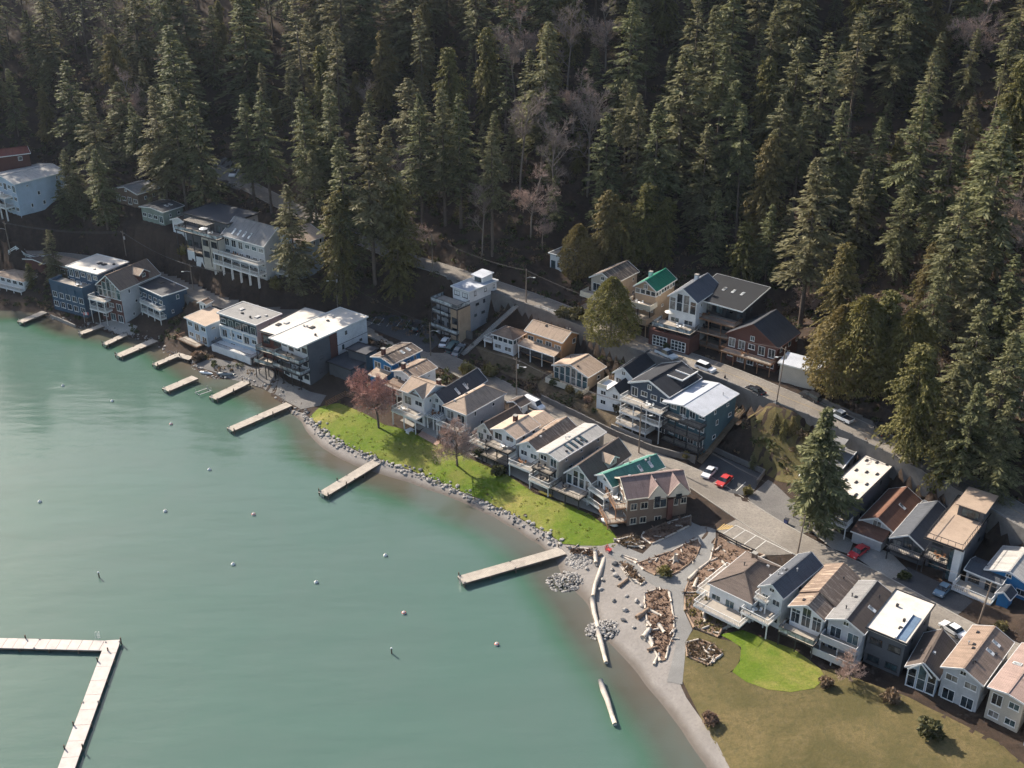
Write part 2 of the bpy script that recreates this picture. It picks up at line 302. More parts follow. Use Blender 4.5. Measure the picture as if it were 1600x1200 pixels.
# --- hillside at the upper left
hs(N, 'pale blue tall house with grey split roof at the left picture edge', (-6, 272), (22, 288), (86, 254), 29.6, 20.0, st=3, wall='ltblue', roof='ltgrey', rise=1.3, rf=.55, decks=[('F', -.1, .8, 5.2, 2.8, 'white'), ('F', -.1, .8, 2.2, 3.0, 'white')], ang=52, D=17)
hs(N, 'house with dull red roof behind the pale blue house', (-40, 232), (-8, 246), (44, 234), 34, 27, st=2, wall='redbr', roof='red', rise=1.2, ang=30, W=9)
hs(N, 'grey roofed cottage among the firs', (184, 293), (214, 304), (240, 288), 28, 24, st=1, wall='brown', roof='grey', rise=1.4, ang=56, D=8.5)
hs(N, 'sage green cottage among the firs', (222, 322), (254, 332), (276, 315), 25.8, 22, st=1, wall='sage', roof='slate', rise=.6, sky=[('R', .4, .4, 2)], ang=56, D=8)
hs('shed', 'small white gabled shed beside the dark modern house', (268, 343), (292, 350), (306, 338), 24, 20.6, st=1, wall='white', roof='dkbrown', rise=1.2, ang=56, D=5)
hs(N, 'dark modern house with furnished roof terrace', (299, 331), (355, 352), (386, 326), 27.4, 17.6, st=3, wall='dkgrey', roof='slate', flat=1, sidewall='beige', fo=.4, decks=[('F', .05, 1, 6.6, 4.2, 'glass'), ('F', 0, 1, .5, 3.0, 'dark')], front=('beige', .62, 1.0, 6.6, 4.0), pergola=1, ang=56, D=12)
hs(N, 'pale grey house with steep slate roof, four skylights and white balconies', (366, 362), (412, 386), (446, 352), 25, 15.8, st=3, wall='ltgrey', roof='grey', rise=3.8, sky=[('L', .15, .3, 4)], gx=1, trimw=.3, decks=[('F', -.1, 1, 4.6, 2.8, 'white'), ('F', -.1, 1, 1.8, 3.2, 'white')], ang=54, D=11)
hs(N, 'pale grey house with sunlit tan roof and white balconies behind the fir', (424, 372), (468, 384), (500, 362), 25, 15.6, st=3, wall='ltblue', roof='tan', rise=2.4, rtint=1.3, decks=[('F', 0, .8, 3.9, 2.8, 'white'), ('F', 0, .8, 1.2, 3.0, 'white')], ang=56, D=10)

# --- right hand group above the lower street
hs(N, 'grey concrete house with flat roof terrace behind the tall fir', (1243, 744), (1296, 760), (1340, 706), 11.6, 5.6, wm=1.14, st=2, wall='concrete', roof='grey', flat=1, W=6.2, pent=(.2, .65, .66, .9, 2.4))
hs(N, 'dark house with cream flat roof, white deck and glazed garage door', (1291, 775), (1336, 789), (1401, 725), 11.8, 5.0, wm=1.14, st=2, wall='dkgrey', roof='white', flat=1, hatch=12, decks=[('F', -.15, 1.05, 2.9, 2.8, 'white')], gdoor=('F', .15, .85))
hs(N, 'house with warm brown gable roof and white picture windows', (1348, 815), (1396, 832), (1441, 782), 8.8, 5.2, wm=1.14, st=1, wall='ltgrey', roof='rust', rise=1.8, bigwin=1, add=[('F', -.1, .95, 2.6, 3.4, 'rust')], sky=[('R', .55, .5, 1)])
hs(N, 'charcoal gabled house with white raked trim and rooftop patio', (1394, 845), (1446, 861), (1490, 806), 9.0, 5.2, wm=1.14, st=2, wall='dkgrey', roof='slate', rise=2.0, rtint=1.4, bigwin=1, decks=[('F', 0, 1, 2.6, 2.0, 'dark')], back=(.0, 1.0, 5.0, -.6))
hs(N, 'black box house with tan roof deck and penthouse', (1451, 843), (1505, 863), (1556, 795), 12.6, 5.2, wm=1.14, st=3, wall='dkgrey', roof='tan', flat=1, rtint=1.05, fo=2.6, rail=1, pent=(.3, .95, .62, .97, 2.4), decks=[('F', .0, .68, 3.6, 2.4, 'dark')], whitecol=1)
hs(N, 'low cottage with blue-grey roof and white railed porch', (1513, 893), (1566, 914), (1584, 893), 9.0, 6.0, wm=1.14, st=1, wall='grey', roof='slate', rise=.8, gx=1, rtint=1.2, decks=[('F', -.15, 1, .4, 3.4, 'white')])
hs('shed', 'small bright blue shed with dark roof', (1557, 929), (1579, 938), (1590, 926), 8.6, 6.2, wm=1.14, st=1, wall='bright', roof='slate', rise=1.0, nowin=1)
hs(N, 'bright blue house at the right picture edge', (1575, 902), (1612, 918), (1640, 880), 9.8, 6.2, wm=1.14, st=1, wall='bright', roof='ltgrey', rise=1.4, W=8)

# --- bottom right row
hs(N, 'white house with hipped dark brown roof and broad white deck beside the beach park', (1138, 927), (1176, 945), (1236, 892), 7.4, 3.4, wm=1.14, st=1, wall='white', roof='dkbrown', rise=2.3, hip=1, rtint=1.3, vents=3, W=9, decks=[('F', -.1, 1.0, .9, 3.6, 'white'), ('L', .2, 1.0, .9, 2.6, 'white')], chim=[(.35, .8, 1.0, 'brown')])
hs(N, 'white house with slate grey gable roof and curved balcony', (1187, 920), (1224, 936), (1286, 884), 9.8, 3.0, wm=1.14, st=2, wall='white', roof='slate', rise=1.7, rtint=1.5, vents=6, decks=[('F', -.3, .95, 2.8, 3.6, 'white'), ('F', -.05, .5, 5.2, 1.5, 'white')])
hs(N, 'white house with arched window and two-tone brown gable roof', (1239, 949), (1288, 971), (1344, 905), 9.4, 2.8, wm=1.14, st=2, wall='white', roof='brown', rise=1.7, streak=(.30, .22, .19), bigwin=1, vents=3, step=.35, decks=[('F', -.1, 1.0, 2.8, 2.8, 'glass')])
hs(N, 'pale grey house with half grey half charcoal roof and two balconies', (1296, 971), (1351, 992), (1398, 930), 9.6, 2.8, wm=1.14, st=2, wall='ltgrey', roof='grey', rise=1.5, twot=1, vents=4, sky=[('R', .45, .6, 1)], decks=[('F', -.05, 1, 3.7, 2.0, 'grey'), ('F', -.2, 1, 1.2, 2.8, 'grey')])
hs(N, 'charcoal house with white membrane roof and blue-grey roof gutter', (1354, 993), (1417, 1009), (1462, 946), 9.8, 2.8, wm=1.14, st=2, wall='dkgrey', roof='white', flat=1, hatch=3, trough=1, bigwin=1)
hs(N, 'small house with dark gable roof beside the parked white car', (1418, 1048), (1468, 1062), (1496, 1008), 7.4, 3.4, wm=1.14, st=1, wall='ltblue', roof='dkbrown', rise=2.0, cross=1, vents=2, bigwin=1)
hs(N, 'house with grey-brown roof and two long skylights at the lower right', (1474, 1050), (1537, 1072), (1585, 1004), 9.2, 3.2, wm=1.14, st=2, wall='ltgrey', roof='brown', rise=1.5, rtint=1.3, vents=7, sky=[('R', .45, .45, 2)])
hs(N, 'house with pink-tan roof at the right picture edge', (1546, 1082), (1604, 1102), (1656, 1030), 9.4, 3.2, wm=1.14, st=2, wall='beige', roof='pink', rise=.5, sky=[('L', .55, .5, 1)])
hs(N, 'house with brown gable roof at the bottom right corner', (1610, 1125), (1668, 1146), (1716, 1070), 9.4, 3.2, wm=1.14, st=2, wall='white', roof='brown', rise=1.6, vents=3)
# ------------------------------------------------------------------ terrain
ROADS = {
 'lower_street': (6.2, [(-60, 372, 10.5), (0, 389, 10), (60, 398, 9.8), (120, 404, 9.6), (200, 418, 9.5), (280, 443, 9.2), (330, 466, 8.9), (400, 483, 8.6), (470, 492, 8.4), (560, 508, 8), (640, 540, 7.6), (700, 566, 7.2), (760, 596, 6.8), (850, 641, 6.2), (930, 682, 5.8), (1010, 716, 5.5), (1080, 745, 5.3), (1140, 783, 5.1), (1200, 822, 5.0), (1270, 862, 5.0), (1340, 896, 5.2), (1420, 940, 5.5), (1500, 984, 5.8), (1600, 1030, 6), (1720, 1082, 6.2)]),
 'upper_street': (6.0, [(330, 262, 31), (380, 286, 28.5), (450, 322, 25.5), (540, 362, 22.5), (620, 398, 20.5), (690, 420, 19.4), (770, 446, 18.6), (840, 470, 17.8), (920, 502, 17.2), (1000, 536, 16.9), (1080, 562, 16.7), (1160, 592, 16.4), (1230, 622, 16), (1300, 650, 15.4), (1380, 688, 14.6), (1440, 718, 14), (1520, 760, 13.6), (1640, 830, 13.4)]),
}
SHORE = [(-80, 480), (0, 486), (40, 488), (72, 492), (84, 500), (118, 514), (150, 508), (182, 524), (205, 527), (245, 534), (262, 556), (290, 560), (306, 578), (330, 592), (372, 590), (402, 604), (428, 612), (448, 634), (470, 655), (487, 682), (515, 706), (550, 725), (590, 738), (640, 752), (690, 770), (735, 786), (775, 806), (812, 826), (850, 848), (872, 872), (874, 898), (898, 926), (922, 944), (926, 972), (948, 998), (975, 1025), (1000, 1052), (1030, 1092), (1068, 1140), (1110, 1200), (1180, 1270)]
CT = [(px, py, 0.0) for px, py in SHORE]
CT += [(30, 520, -3), (120, 560, -3), (220, 580, -3), (270, 620, -3), (360, 660, -3), (440, 690, -3), (520, 770, -3), (600, 810, -3), (720, 870, -3), (790, 930, -3), (830, 990, -3), (860, 1050, -3), (920, 1130, -3), (980, 1210, -3), (-80, 540, -3), (560, 748, -.8), (640, 772, -.8), (710, 800, -.8), (780, 836, -.9), (838, 878, -.9), (868, 925, -.9), (896, 972, -1), (930, 1024, -1), (985, 1090, -1)]
# lawn, beach, park and house bases
CT += [(20, 474, .9), (60, 476, 1.1), (130, 494, 1.2), (180, 505, 1.4), (230, 514, 1.8), (300, 545, 1.6), (360, 575, 1.4), (410, 585, 1.6), (450, 605, 1.8), (470, 630, 1.6),
       (500, 655, 2), (540, 680, 2), (590, 700, 2), (650, 720, 2), (700, 738, 2), (760, 768, 2), (820, 800, 2), (860, 828, 2), (520, 630, 2.4), (560, 640, 2.6), (600, 665, 2.4), (660, 675, 2.5), (720, 700, 2.5), (790, 735, 2.4), (850, 770, 2.4), (930, 815, 2.3), (900, 850, 1.8),
       (940, 880, 1.0), (960, 930, 1.0), (970, 980, .9), (1000, 1000, 1.2), (1030, 960, 1.9), (1000, 890, 1.8), (1060, 930, 2.2), (1100, 860, 2.8), (1090, 990, 2.2), (1040, 1050, 1.3), (1130, 990, 2.4), (1150, 1040, 2.3), (1200, 1010, 2.6), (1280, 1045, 2.6), (1120, 1120, 1.9), (1200, 1120, 2.3), (1320, 1130, 2.6), (1200, 1210, 2.2), (1420, 1180, 3),
       (1010, 835, 2.6), (1090, 815, 3.8), (1140, 900, 3.4), (620, 600, 5.5), (560, 600, 3.2), (500, 600, 2.2), (1120, 830, 4.7)]
# between the streets and on the slopes
CT += [(640, 500, 9), (600, 490, 9.2), (690, 500, 9.6), (720, 520, 9.4), (745, 535, 8.8), (780, 560, 8.4), (830, 575, 8), (880, 610, 7.4), (940, 640, 7.2), (1000, 680, 6.8), (1060, 700, 6.6), (1100, 712, 6.4), (1160, 690, 8.5), (1180, 650, 12.5), (1230, 680, 11.5), (1220, 740, 6), (1180, 760, 5.4), (1260, 790, 5.2), (1300, 720, 9.5), (1330, 835, 5.2), (1420, 890, 5.4), (1500, 930, 5.8), (1440, 780, 8.5), (1530, 850, 8.5), (1590, 880, 7.5),
       (430, 440, 15), (350, 425, 14.2), (260, 410, 13.2), (480, 450, 14), (560, 460, 13.5), (620, 450, 16), (170, 385, 13.4), (80, 370, 14.2), (20, 340, 17), (430, 420, 15.8), (330, 395, 17.6), (480, 425, 15.4), (240, 345, 22), (200, 310, 24.5), (310, 300, 27), (370, 275, 29.5), (50, 320, 20.5), (120, 330, 20.5), (880, 415, 20.5), (840, 430, 20), (940, 470, 18), (1040, 520, 16.8), (1130, 560, 16.6), (1240, 600, 16.2), (720, 408, 21.5)]
toe = [(-80, 300, 24, 80), (60, 270, 26, 78), (200, 280, 27.5, 75), (350, 262, 31, 70), (480, 330, 26, 65), (620, 385, 21.5, 60), (760, 425, 20.5, 55), (880, 395, 22, 52), (1000, 432, 21, 50), (1120, 455, 20.5, 50), (1230, 500, 19, 48), (1330, 600, 18, 46), (1450, 690, 16.5, 46), (1560, 760, 15.5, 46), (1700, 850, 15, 46)]
pts = [(*at(px, py, z), z) for px, py, z in CT]
for _, (w, pl) in ROADS.items(): pts += [(*at(px, py, z), z) for px, py, z in pl]
for px, py, z, dg in toe:
    x, y = at(px, py, z); c, s_ = math.cos(math.radians(dg)), math.sin(math.radians(dg))
    pts += [(x, y, z)] + [(x + c * d, y + s_ * d, z + d * k) for d, k in ((14, .42), (45, .5), (110, .52), (220, .5), (360, .48))]
pts += [(-200, 100, -3), (-100, 60, -3), (0, 60, -3), (-40, 110, -3), (-120, 180, -3), (-220, 250, -3), (140, 60, 4), (180, 100, 9), (100, 90, 3.5)]
PT = np.array(pts)
_d = np.hypot(PT[:, None, 0] - PT[None, :, 0], PT[:, None, 1] - PT[None, :, 1])
_n = len(PT)
_A = np.zeros((_n + 3, _n + 3)); _A[:_n, :_n] = _d - np.eye(_n) * 1.2; _A[:_n, _n] = 1; _A[:_n, _n + 1:] = PT[:, :2]; _A[_n:, :_n] = _A[:_n, _n:].T
_w = np.linalg.solve(_A, np.concatenate([PT[:, 2], [0, 0, 0]]))
def rbf(X, Y):
    Z = _w[_n] + _w[_n + 1] * X + _w[_n + 2] * Y
    for i in range(_n): Z = Z + _w[i] * np.hypot(X - PT[i, 0], Y - PT[i, 1])
    return Z
GX0, GY0, GS = -230.0, 84.0, 1.5
NX, NY = 300, 290
gx = GX0 + GS * np.arange(NX); gy = GY0 + GS * np.arange(NY)
GXX, GYY = np.meshgrid(gx, gy)
HZ = rbf(GXX, GYY)
rs_ = np.random.RandomState(4)
def rough(n):
    a = rs_.rand(NY // n + 3, NX // n + 3) - .5
    yi = np.arange(NY) / n; xi = np.arange(NX) / n; y0 = yi.astype(int); x0 = xi.astype(int); fy = (yi - y0)[:, None]; fx = (xi - x0)[None, :]
    return (a[np.ix_(y0, x0)] * (1 - fy) * (1 - fx) + a[np.ix_(y0 + 1, x0)] * fy * (1 - fx) + a[np.ix_(y0, x0 + 1)] * (1 - fy) * fx + a[np.ix_(y0 + 1, x0 + 1)] * fy * fx)
HZ += np.clip((HZ - 6) / 12, 0, 1) * (rough(3) * .8 + rough(8) * 2.2)
HZ = np.maximum(HZ, -4)
def dens(pl, step=1.0):
    P = [Vector((*at(px, py, z), z)) for px, py, z in pl]; out = []
    for i in range(len(P) - 1):                             # Catmull-Rom
        p0, p1, p2, p3 = P[max(i - 1, 0)], P[i], P[i + 1], P[min(i + 2, len(P) - 1)]
        n = max(2, int((p2 - p1).length / step))
        for j in range(n):
            t = j / n
            out.append(.5 * ((2 * p1) + (p2 - p0) * t + (2 * p0 - 5 * p1 + 4 * p2 - p3) * t * t + (3 * p1 - p0 - 3 * p2 + p3) * t ** 3))
    return out + [P[-1]]
RD = {}; ROADFREE = np.ones(HZ.shape, bool)
for nm, (w, pl) in ROADS.items():
    D = dens(pl, 1.5); RD[nm] = D
    best = np.full(HZ.shape, 1e9); zz = np.zeros(HZ.shape)
    for p in D:
        d = np.hypot(GXX - p.x, GYY - p.y); m = d < best; best[m] = d[m]; zz[m] = p.z
    k = np.clip((best - w / 2 - 1.2) / 3.0, 0, 1); k = k * k * (3 - 2 * k)
    HZ = HZ * k + (zz - .12) * (1 - k); ROADFREE &= best > w / 2 + .4
# house sites are cut into the slope
for h in HOUSES:
    c, s_ = math.cos(h['ang']), math.sin(h['ang'])
    dx, dy = GXX - h['o'].x, GYY - h['o'].y
    ly = dx * c + dy * s_; lx = dx * s_ - dy * c
    out = np.hypot(np.maximum(np.maximum(-lx, lx - h['W']), 0), np.maximum(np.maximum(-ly - 2.5, ly - h['D']), 0))
    HZ = np.where((out < 14) & ROADFREE, np.minimum(HZ, h['zb'] + .15 + np.clip(ly, 0, h['D']) * .12 + np.maximum(out - .8, 0) * 1.1), HZ)
    inn = np.hypot(np.maximum(np.maximum(-lx, lx - h['W']), 0), np.maximum(np.maximum(-ly, ly - h['D']), 0))
    HZ = np.where((inn < 9) & (HZ > .3) & ROADFREE, np.maximum(HZ, h['zb'] - .3 - inn * .6), HZ)
def flat(poly, z, soft=3.0):
    """level a yard given as photo outline at height z"""
    global HZ
    W = [Vector(at(px, py, z)) for px, py in poly]
    ins = np.zeros(HZ.shape, bool); dist = np.full(HZ.shape, 1e9)
    for i in range(len(W)):
        a, b = W[i], W[(i + 1) % len(W)]
        cond = ((a.y > GYY) != (b.y > GYY))
        with np.errstate(divide='ignore', invalid='ignore'):
            xi = (b.x - a.x) * (GYY - a.y) / (b.y - a.y + 1e-12) + a.x
        ins ^= cond & (GXX < xi)
        e = b - a; L2 = e.x * e.x + e.y * e.y
        t = np.clip(((GXX - a.x) * e.x + (GYY - a.y) * e.y) / L2, 0, 1)
        dist = np.minimum(dist, np.hypot(GXX - a.x - t * e.x, GYY - a.y - t * e.y))
    k = np.where(ins, 0, np.clip((dist - .8) / soft, 0, 1)); k = k * k * (3 - 2 * k)
    HZ = HZ * k + z * (1 - k)
flat([(560, 502), (600, 492), (668, 502), (690, 540), (640, 535)], 7.9)
flat([(1085, 735), (1115, 705), (1195, 742), (1170, 778)], 5.15, 2)
flat([(1116, 826), (1150, 800), (1215, 850), (1195, 866)], 4.9, 2)
def gz(x, y):
    i = min(max((x - GX0) / GS, 0), NX - 1.001); j = min(max((y - GY0) / GS, 0), NY - 1.001)
    a, b = int(i), int(j); fx, fy = i - a, j - b
    return float(HZ[b, a] * (1 - fx) * (1 - fy) + HZ[b, a + 1] * fx * (1 - fy) + HZ[b + 1, a] * (1 - fx) * fy + HZ[b + 1, a + 1] * fx * fy)
def G(px, py, h=0.0):
    """where the line of sight through a photo pixel meets the ground raised by h"""
    r = ray(px, py); t = 60.0; prev = t
    while t < 900:
        x, y, z = r[0] * t, r[1] * t, HC + r[2] * t
        if z <= gz(x, y) + h:
            lo, hi = prev, t
            for _ in range(14):
                m = (lo + hi) / 2
                if HC + r[2] * m <= gz(r[0] * m, r[1] * m) + h: hi = m
                else: lo = m
            x, y = r[0] * hi, r[1] * hi
            return Vector((x, y, gz(x, y)))
        prev = t; t += 1.0
    return Vector((r[0] * 500, r[1] * 500, gz(r[0] * 500, r[1] * 500)))

GROUND = ground_mat('forest_floor', (.038, .028, .022), (.065, .047, .034), (.085, .055, .04), .08, .9)
def grid_mesh(name, X, Y, Z, m, smooth=True):
    ny, nx = X.shape
    v = np.stack([X.ravel(), Y.ravel(), Z.ravel()], 1)
    i = np.arange((ny - 1) * (nx - 1)); r = i // (nx - 1); c = i % (nx - 1); a = r * nx + c
    f = np.stack([a, a + 1, a + nx + 1, a + nx], 1)
    me = bpy.data.meshes.new(name); me.from_pydata(v.tolist(), [], f.tolist()); me.materials.append(m)
    me.polygons.foreach_set('use_smooth', [smooth] * len(f)); me.update(); return me
tag(link('ground', grid_mesh('ground', GXX, GYY, HZ, GROUND)), kind='structure')
# the land goes on beyond the surveyed patch
far = MB()
ring = [(gx[0], gy[0]), (gx[-1], gy[0]), (gx[-1], gy[-1]), (gx[0], gy[-1])]
big = [(-1500, -900), (1500, -900), (1500, 2200), (-1500, 2200)]
def edge_strip(pts_in, f_out):
    vs = []; fs = []
    for (x, y) in pts_in:
        vs.append((x, y, gz(x, y) - .02)); ox, oy, oz = f_out(x, y); vs.append((ox, oy, oz))
    for i in range(len(pts_in) - 1): fs.append((2 * i, 2 * i + 1, 2 * i + 3, 2 * i + 2))
    far.add(vs, fs)
edge_strip([(x, gy[-1]) for x in gx[::6]] + [(gx[-1], gy[-1])], lambda x, y: (x * 2.2, y + 900, gz(x, y) + 12))
edge_strip([(gx[-1], y) for y in gy[::6]] + [(gx[-1], gy[-1])], lambda x, y: (x + 900, y * 1.5, max(gz(x, y), 5) + 10))
edge_strip([(gx[0], y) for y in gy[::6]] + [(gx[0], gy[-1])], lambda x, y: (x - 900, y * 1.6, gz(x, y) + (10 if gz(x, y) > 2 else -1)))
edge_strip([(x, gy[0]) for x in gx[::6]] + [(gx[-1], gy[0])], lambda x, y: (x * 2, -700, gz(x, y)))
tag(far.build('terrain', GROUND), kind='structure')

# ------------------------------------------------------------------ lake
def water_mat():
    m, t, b = nodes_of('lake_water')
    a = t.nodes.new('ShaderNodeAttribute'); a.attribute_name = 'depth'
    tc = t.nodes.new('ShaderNodeTexCoord'); v = tc.outputs['Object']
    pt = noise(t, v, .035, 4, .6, .5)
    col = ramp(t, a.outputs['Fac'], (.0, (.10, .08, .06)), (.42, (.07, .07, .05)), (.75, (.05, .108, .07)), (1.0, (.076, .13, .106)))
    col = mix(t, ramp(t, pt, (.4, 0.), (.65, .5)), col, (.09, .13, .112))
    t.links.new(col, b.inputs['Base Color'])
    b.inputs['Roughness'].default_value = .09; b.inputs['IOR'].default_value = 1.333; b.inputs['Specular IOR Level'].default_value = .5
    mp = t.nodes.new('ShaderNodeMapping'); mp.inputs['Rotation'].default_value = (0, 0, .75); mp.inputs['Scale'].default_value = (.45, 1.5, 1)
    t.links.new(v, mp.inputs[0])
    n1 = noise(t, mp.outputs[0], .55, 3, .6, .3); n2 = noise(t, v, 2.4, 2, .6); n3 = noise(t, mp.outputs[0], .09, 2, .5)
    bp = None
    for h, st, ds in ((n3, .5, .5), (n1, .4, .08), (n2, .3, .025)):
        n = t.nodes.new('ShaderNodeBump'); n.inputs['Strength'].default_value = st; n.inputs['Distance'].default_value = ds
        t.links.new(h, n.inputs['Height'])
        if bp: t.links.new(bp, n.inputs['Normal'])
        bp = n.outputs[0]
    t.links.new(bp, b.inputs['Normal'])
    return m
WX, WY = np.meshgrid(np.arange(-260, 100.1, 2.0), np.arange(70, 330.1, 2.0))
dep = np.zeros(WX.shape)
for j in range(WX.shape[0]):
    for i in range(WX.shape[1]): dep[j, i] = min(max(-gz(WX[j, i], WY[j, i]) / 3.0, 0), 1)
WM = water_mat()
wme = grid_mesh('lake', WX, WY, np.zeros(WX.shape), WM)
at_ = wme.attributes.new('depth', 'FLOAT', 'POINT'); at_.data.foreach_set('value', dep.ravel())
tag(link('water', wme), kind='structure')
wf = MB(); 
for x0, x1, y0, y1 in ((-2500, -260, -1500, 330), (-260, 100, -1500, 70)):
    wf.add([(x0, y0, -.004), (x1, y0, -.004), (x1, y1, -.004), (x0, y1, -.004)], [(0, 1, 2, 3)])
fme = wf.mesh('lake_far', WM); fa = fme.attributes.new('depth', 'FLOAT', 'POINT'); fa.data.foreach_set('value', [1.0] * 8)
tag(link('lake_water', fme), kind='structure')

# ------------------------------------------------------------------ sheets draped on the ground
def drape(name, poly, m, dz=.06, px=True, step=1.1, kind='structure', parent=None, smoothz=None):
    W = [(G(*p) if px else Vector((p[0], p[1], 0))) for p in poly]
    W = [(p.x, p.y) for p in W]
    B = []
    for i in range(len(W)):
        a, b = Vector(W[i]), Vector(W[(i + 1) % len(W)]); n = max(1, int((b - a).length / step))
        for j in range(n): B.append(a + (b - a) * (j / n))
    nb = len(B); V = list(B)
    xs = [p.x for p in B]; ys = [p.y for p in B]
    def inside(x, y):
        c = False; j = len(W) - 1
        for i in range(len(W)):
            if (W[i][1] > y) != (W[j][1] > y) and x < (W[j][0] - W[i][0]) * (y - W[i][1]) / (W[j][1] - W[i][1]) + W[i][0]: c = not c
            j = i
        return c
    x = math.floor(min(xs) / step) * step
    while x < max(xs):
        y = math.floor(min(ys) / step) * step
        while y < max(ys):
            if inside(x, y): V.append(Vector((x, y)))
            y += step
        x += step
    ov, oe, of, *_ = delaunay_2d_cdt(V, [], [list(range(nb))], 1, 1e-4)
    me = bpy.data.meshes.new(name)
    me.from_pydata([(p.x, p.y, gz(p.x, p.y) + dz) for p in ov], [], [list(f) for f in of])
    me.materials.append(m); me.polygons.foreach_set('use_smooth', [True] * len(me.polygons)); me.update()
    if me.polygons and sum(p.normal.z for p in me.polygons) < 0: me.flip_normals()
    o = link(name, me, parent)
    if kind and not parent: o['kind'] = kind
    return o
ASPH = ground_mat('asphalt', (.20, .178, .152), (.29, .26, .222), (.24, .215, .186), .07, .35, (.42, .6), .15, 2.5)
ASPH2 = ground_mat('dark_asphalt', (.075, .075, .078), (.10, .10, .10), (.09, .09, .09), .2, .8, (.4, .65), .1, 5)
CONC = ground_mat('concrete', (.30, .28, .25), (.38, .36, .32), (.33, .31, .28), .2, 1.2, (.4, .65), .1, 6)
GRAV = ground_mat('gravel', (.17, .16, .15), (.22, .21, .195), (.13, .125, .12), .2, 3, (.4, .65), .5, 12)
SAND = ground_mat('beach_sand', (.245, .225, .205), (.295, .272, .25), (.2, .182, .168), .15, 2, (.4, .65), .3, 14)
_t = SAND.node_tree; _b = _t.nodes['Principled BSDF']; _old = _b.inputs['Base Color'].links[0].from_socket
_g = _t.nodes.new('ShaderNodeNewGeometry'); _x = _t.nodes.new('ShaderNodeSeparateXYZ'); _t.links.new(_g.outputs['Position'], _x.inputs[0])
_wet = _t.nodes.new('ShaderNodeMapRange'); _wet.inputs[1].default_value = .12; _wet.inputs[2].default_value = .5; _wet.inputs[3].default_value = .75; _wet.inputs[4].default_value = 0
_nz = noise(_t, _t.nodes.new('ShaderNodeTexCoord').outputs['Object'], .5, 4); _ad = _t.nodes.new('ShaderNodeMath'); _ad.operation = 'MULTIPLY_ADD'; _ad.inputs[1].default_value = .35; _ad.inputs[2].default_value = -.17
_t.links.new(_nz, _ad.inputs[0]); _sm = _t.nodes.new('ShaderNodeMath'); _t.links.new(_x.outputs[2], _sm.inputs[0]); _t.links.new(_ad.outputs[0], _sm.inputs[1]); _t.links.new(_sm.outputs[0], _wet.inputs[0])
_t.links.new(mix(_t, _wet.outputs[0], _old, (.10, .082, .066)), _b.inputs['Base Color'])      # sand wetted by the lake
PATHM = ground_mat('grey_path', (.19, .185, .175), (.245, .24, .228), (.215, .21, .20), .2, 1.5, (.4, .65), .1, 8)
MULCH = ground_mat('mulch', (.21, .14, .10), (.27, .19, .14), (.13, .09, .065), .4, 2.5, (.4, .65), .6, 9)
LAWN = ground_mat('lawn_turf', (.10, .155, .015), (.28, .23, .075), (.155, .19, .028), .05, .55, (.44, .64), .6, 3.2)
DIRT = ground_mat('dirt', (.10, .075, .05), (.15, .12, .075), (.07, .055, .035), .12, 1.2, (.4, .65), .4, 6)
DRYG = ground_mat('dry_grass', (.10, .085, .035), (.17, .13, .06), (.08, .075, .03), .1, 1.2, (.4, .65), .4, 6)
PAINT = mat('road_paint', (.62, .60, .55), .7, .25, 1.5); PAINTY = mat('yellow_paint', (.62, .42, .16), .7, .3, 1.5)

def ribbon(D, w, zoff=0.0, off=0.0):
    vs = []; n = len(D)
    for i, p in enumerate(D):
        d = (D[min(i + 1, n - 1)] - D[max(i - 1, 0)]); d.z = 0; d.normalize(); s = Vector((d.y, -d.x, 0))
        vs += [p + s * (off - w / 2) + Vector((0, 0, zoff)), p + s * (off + w / 2) + Vector((0, 0, zoff))]
    return vs, [(2 * i, 2 * i + 1, 2 * i + 3, 2 * i + 2) for i in range(n - 1)]
for nm, (w, pl) in ROADS.items():
    m = MB(); m.add(*ribbon(RD[nm], w, 0)); o = m.build(nm, ASPH if nm == 'lower_street' else ASPH, smooth=True); o['kind'] = 'structure'
    for e in (-1, 1):
        k = MB(); vs, fs = ribbon(RD[nm], .2, .05, e * (w / 2 + .1)); k.add(vs, fs)
        vs2, _ = ribbon(RD[nm], .2, -.5, e * (w / 2 + .1)); n = len(vs)
        k.add(vs + vs2, [(i, i + 2, n + i + 2, n + i) for i in range(0, n - 2)])
        k.build('kerb', CONC, o)
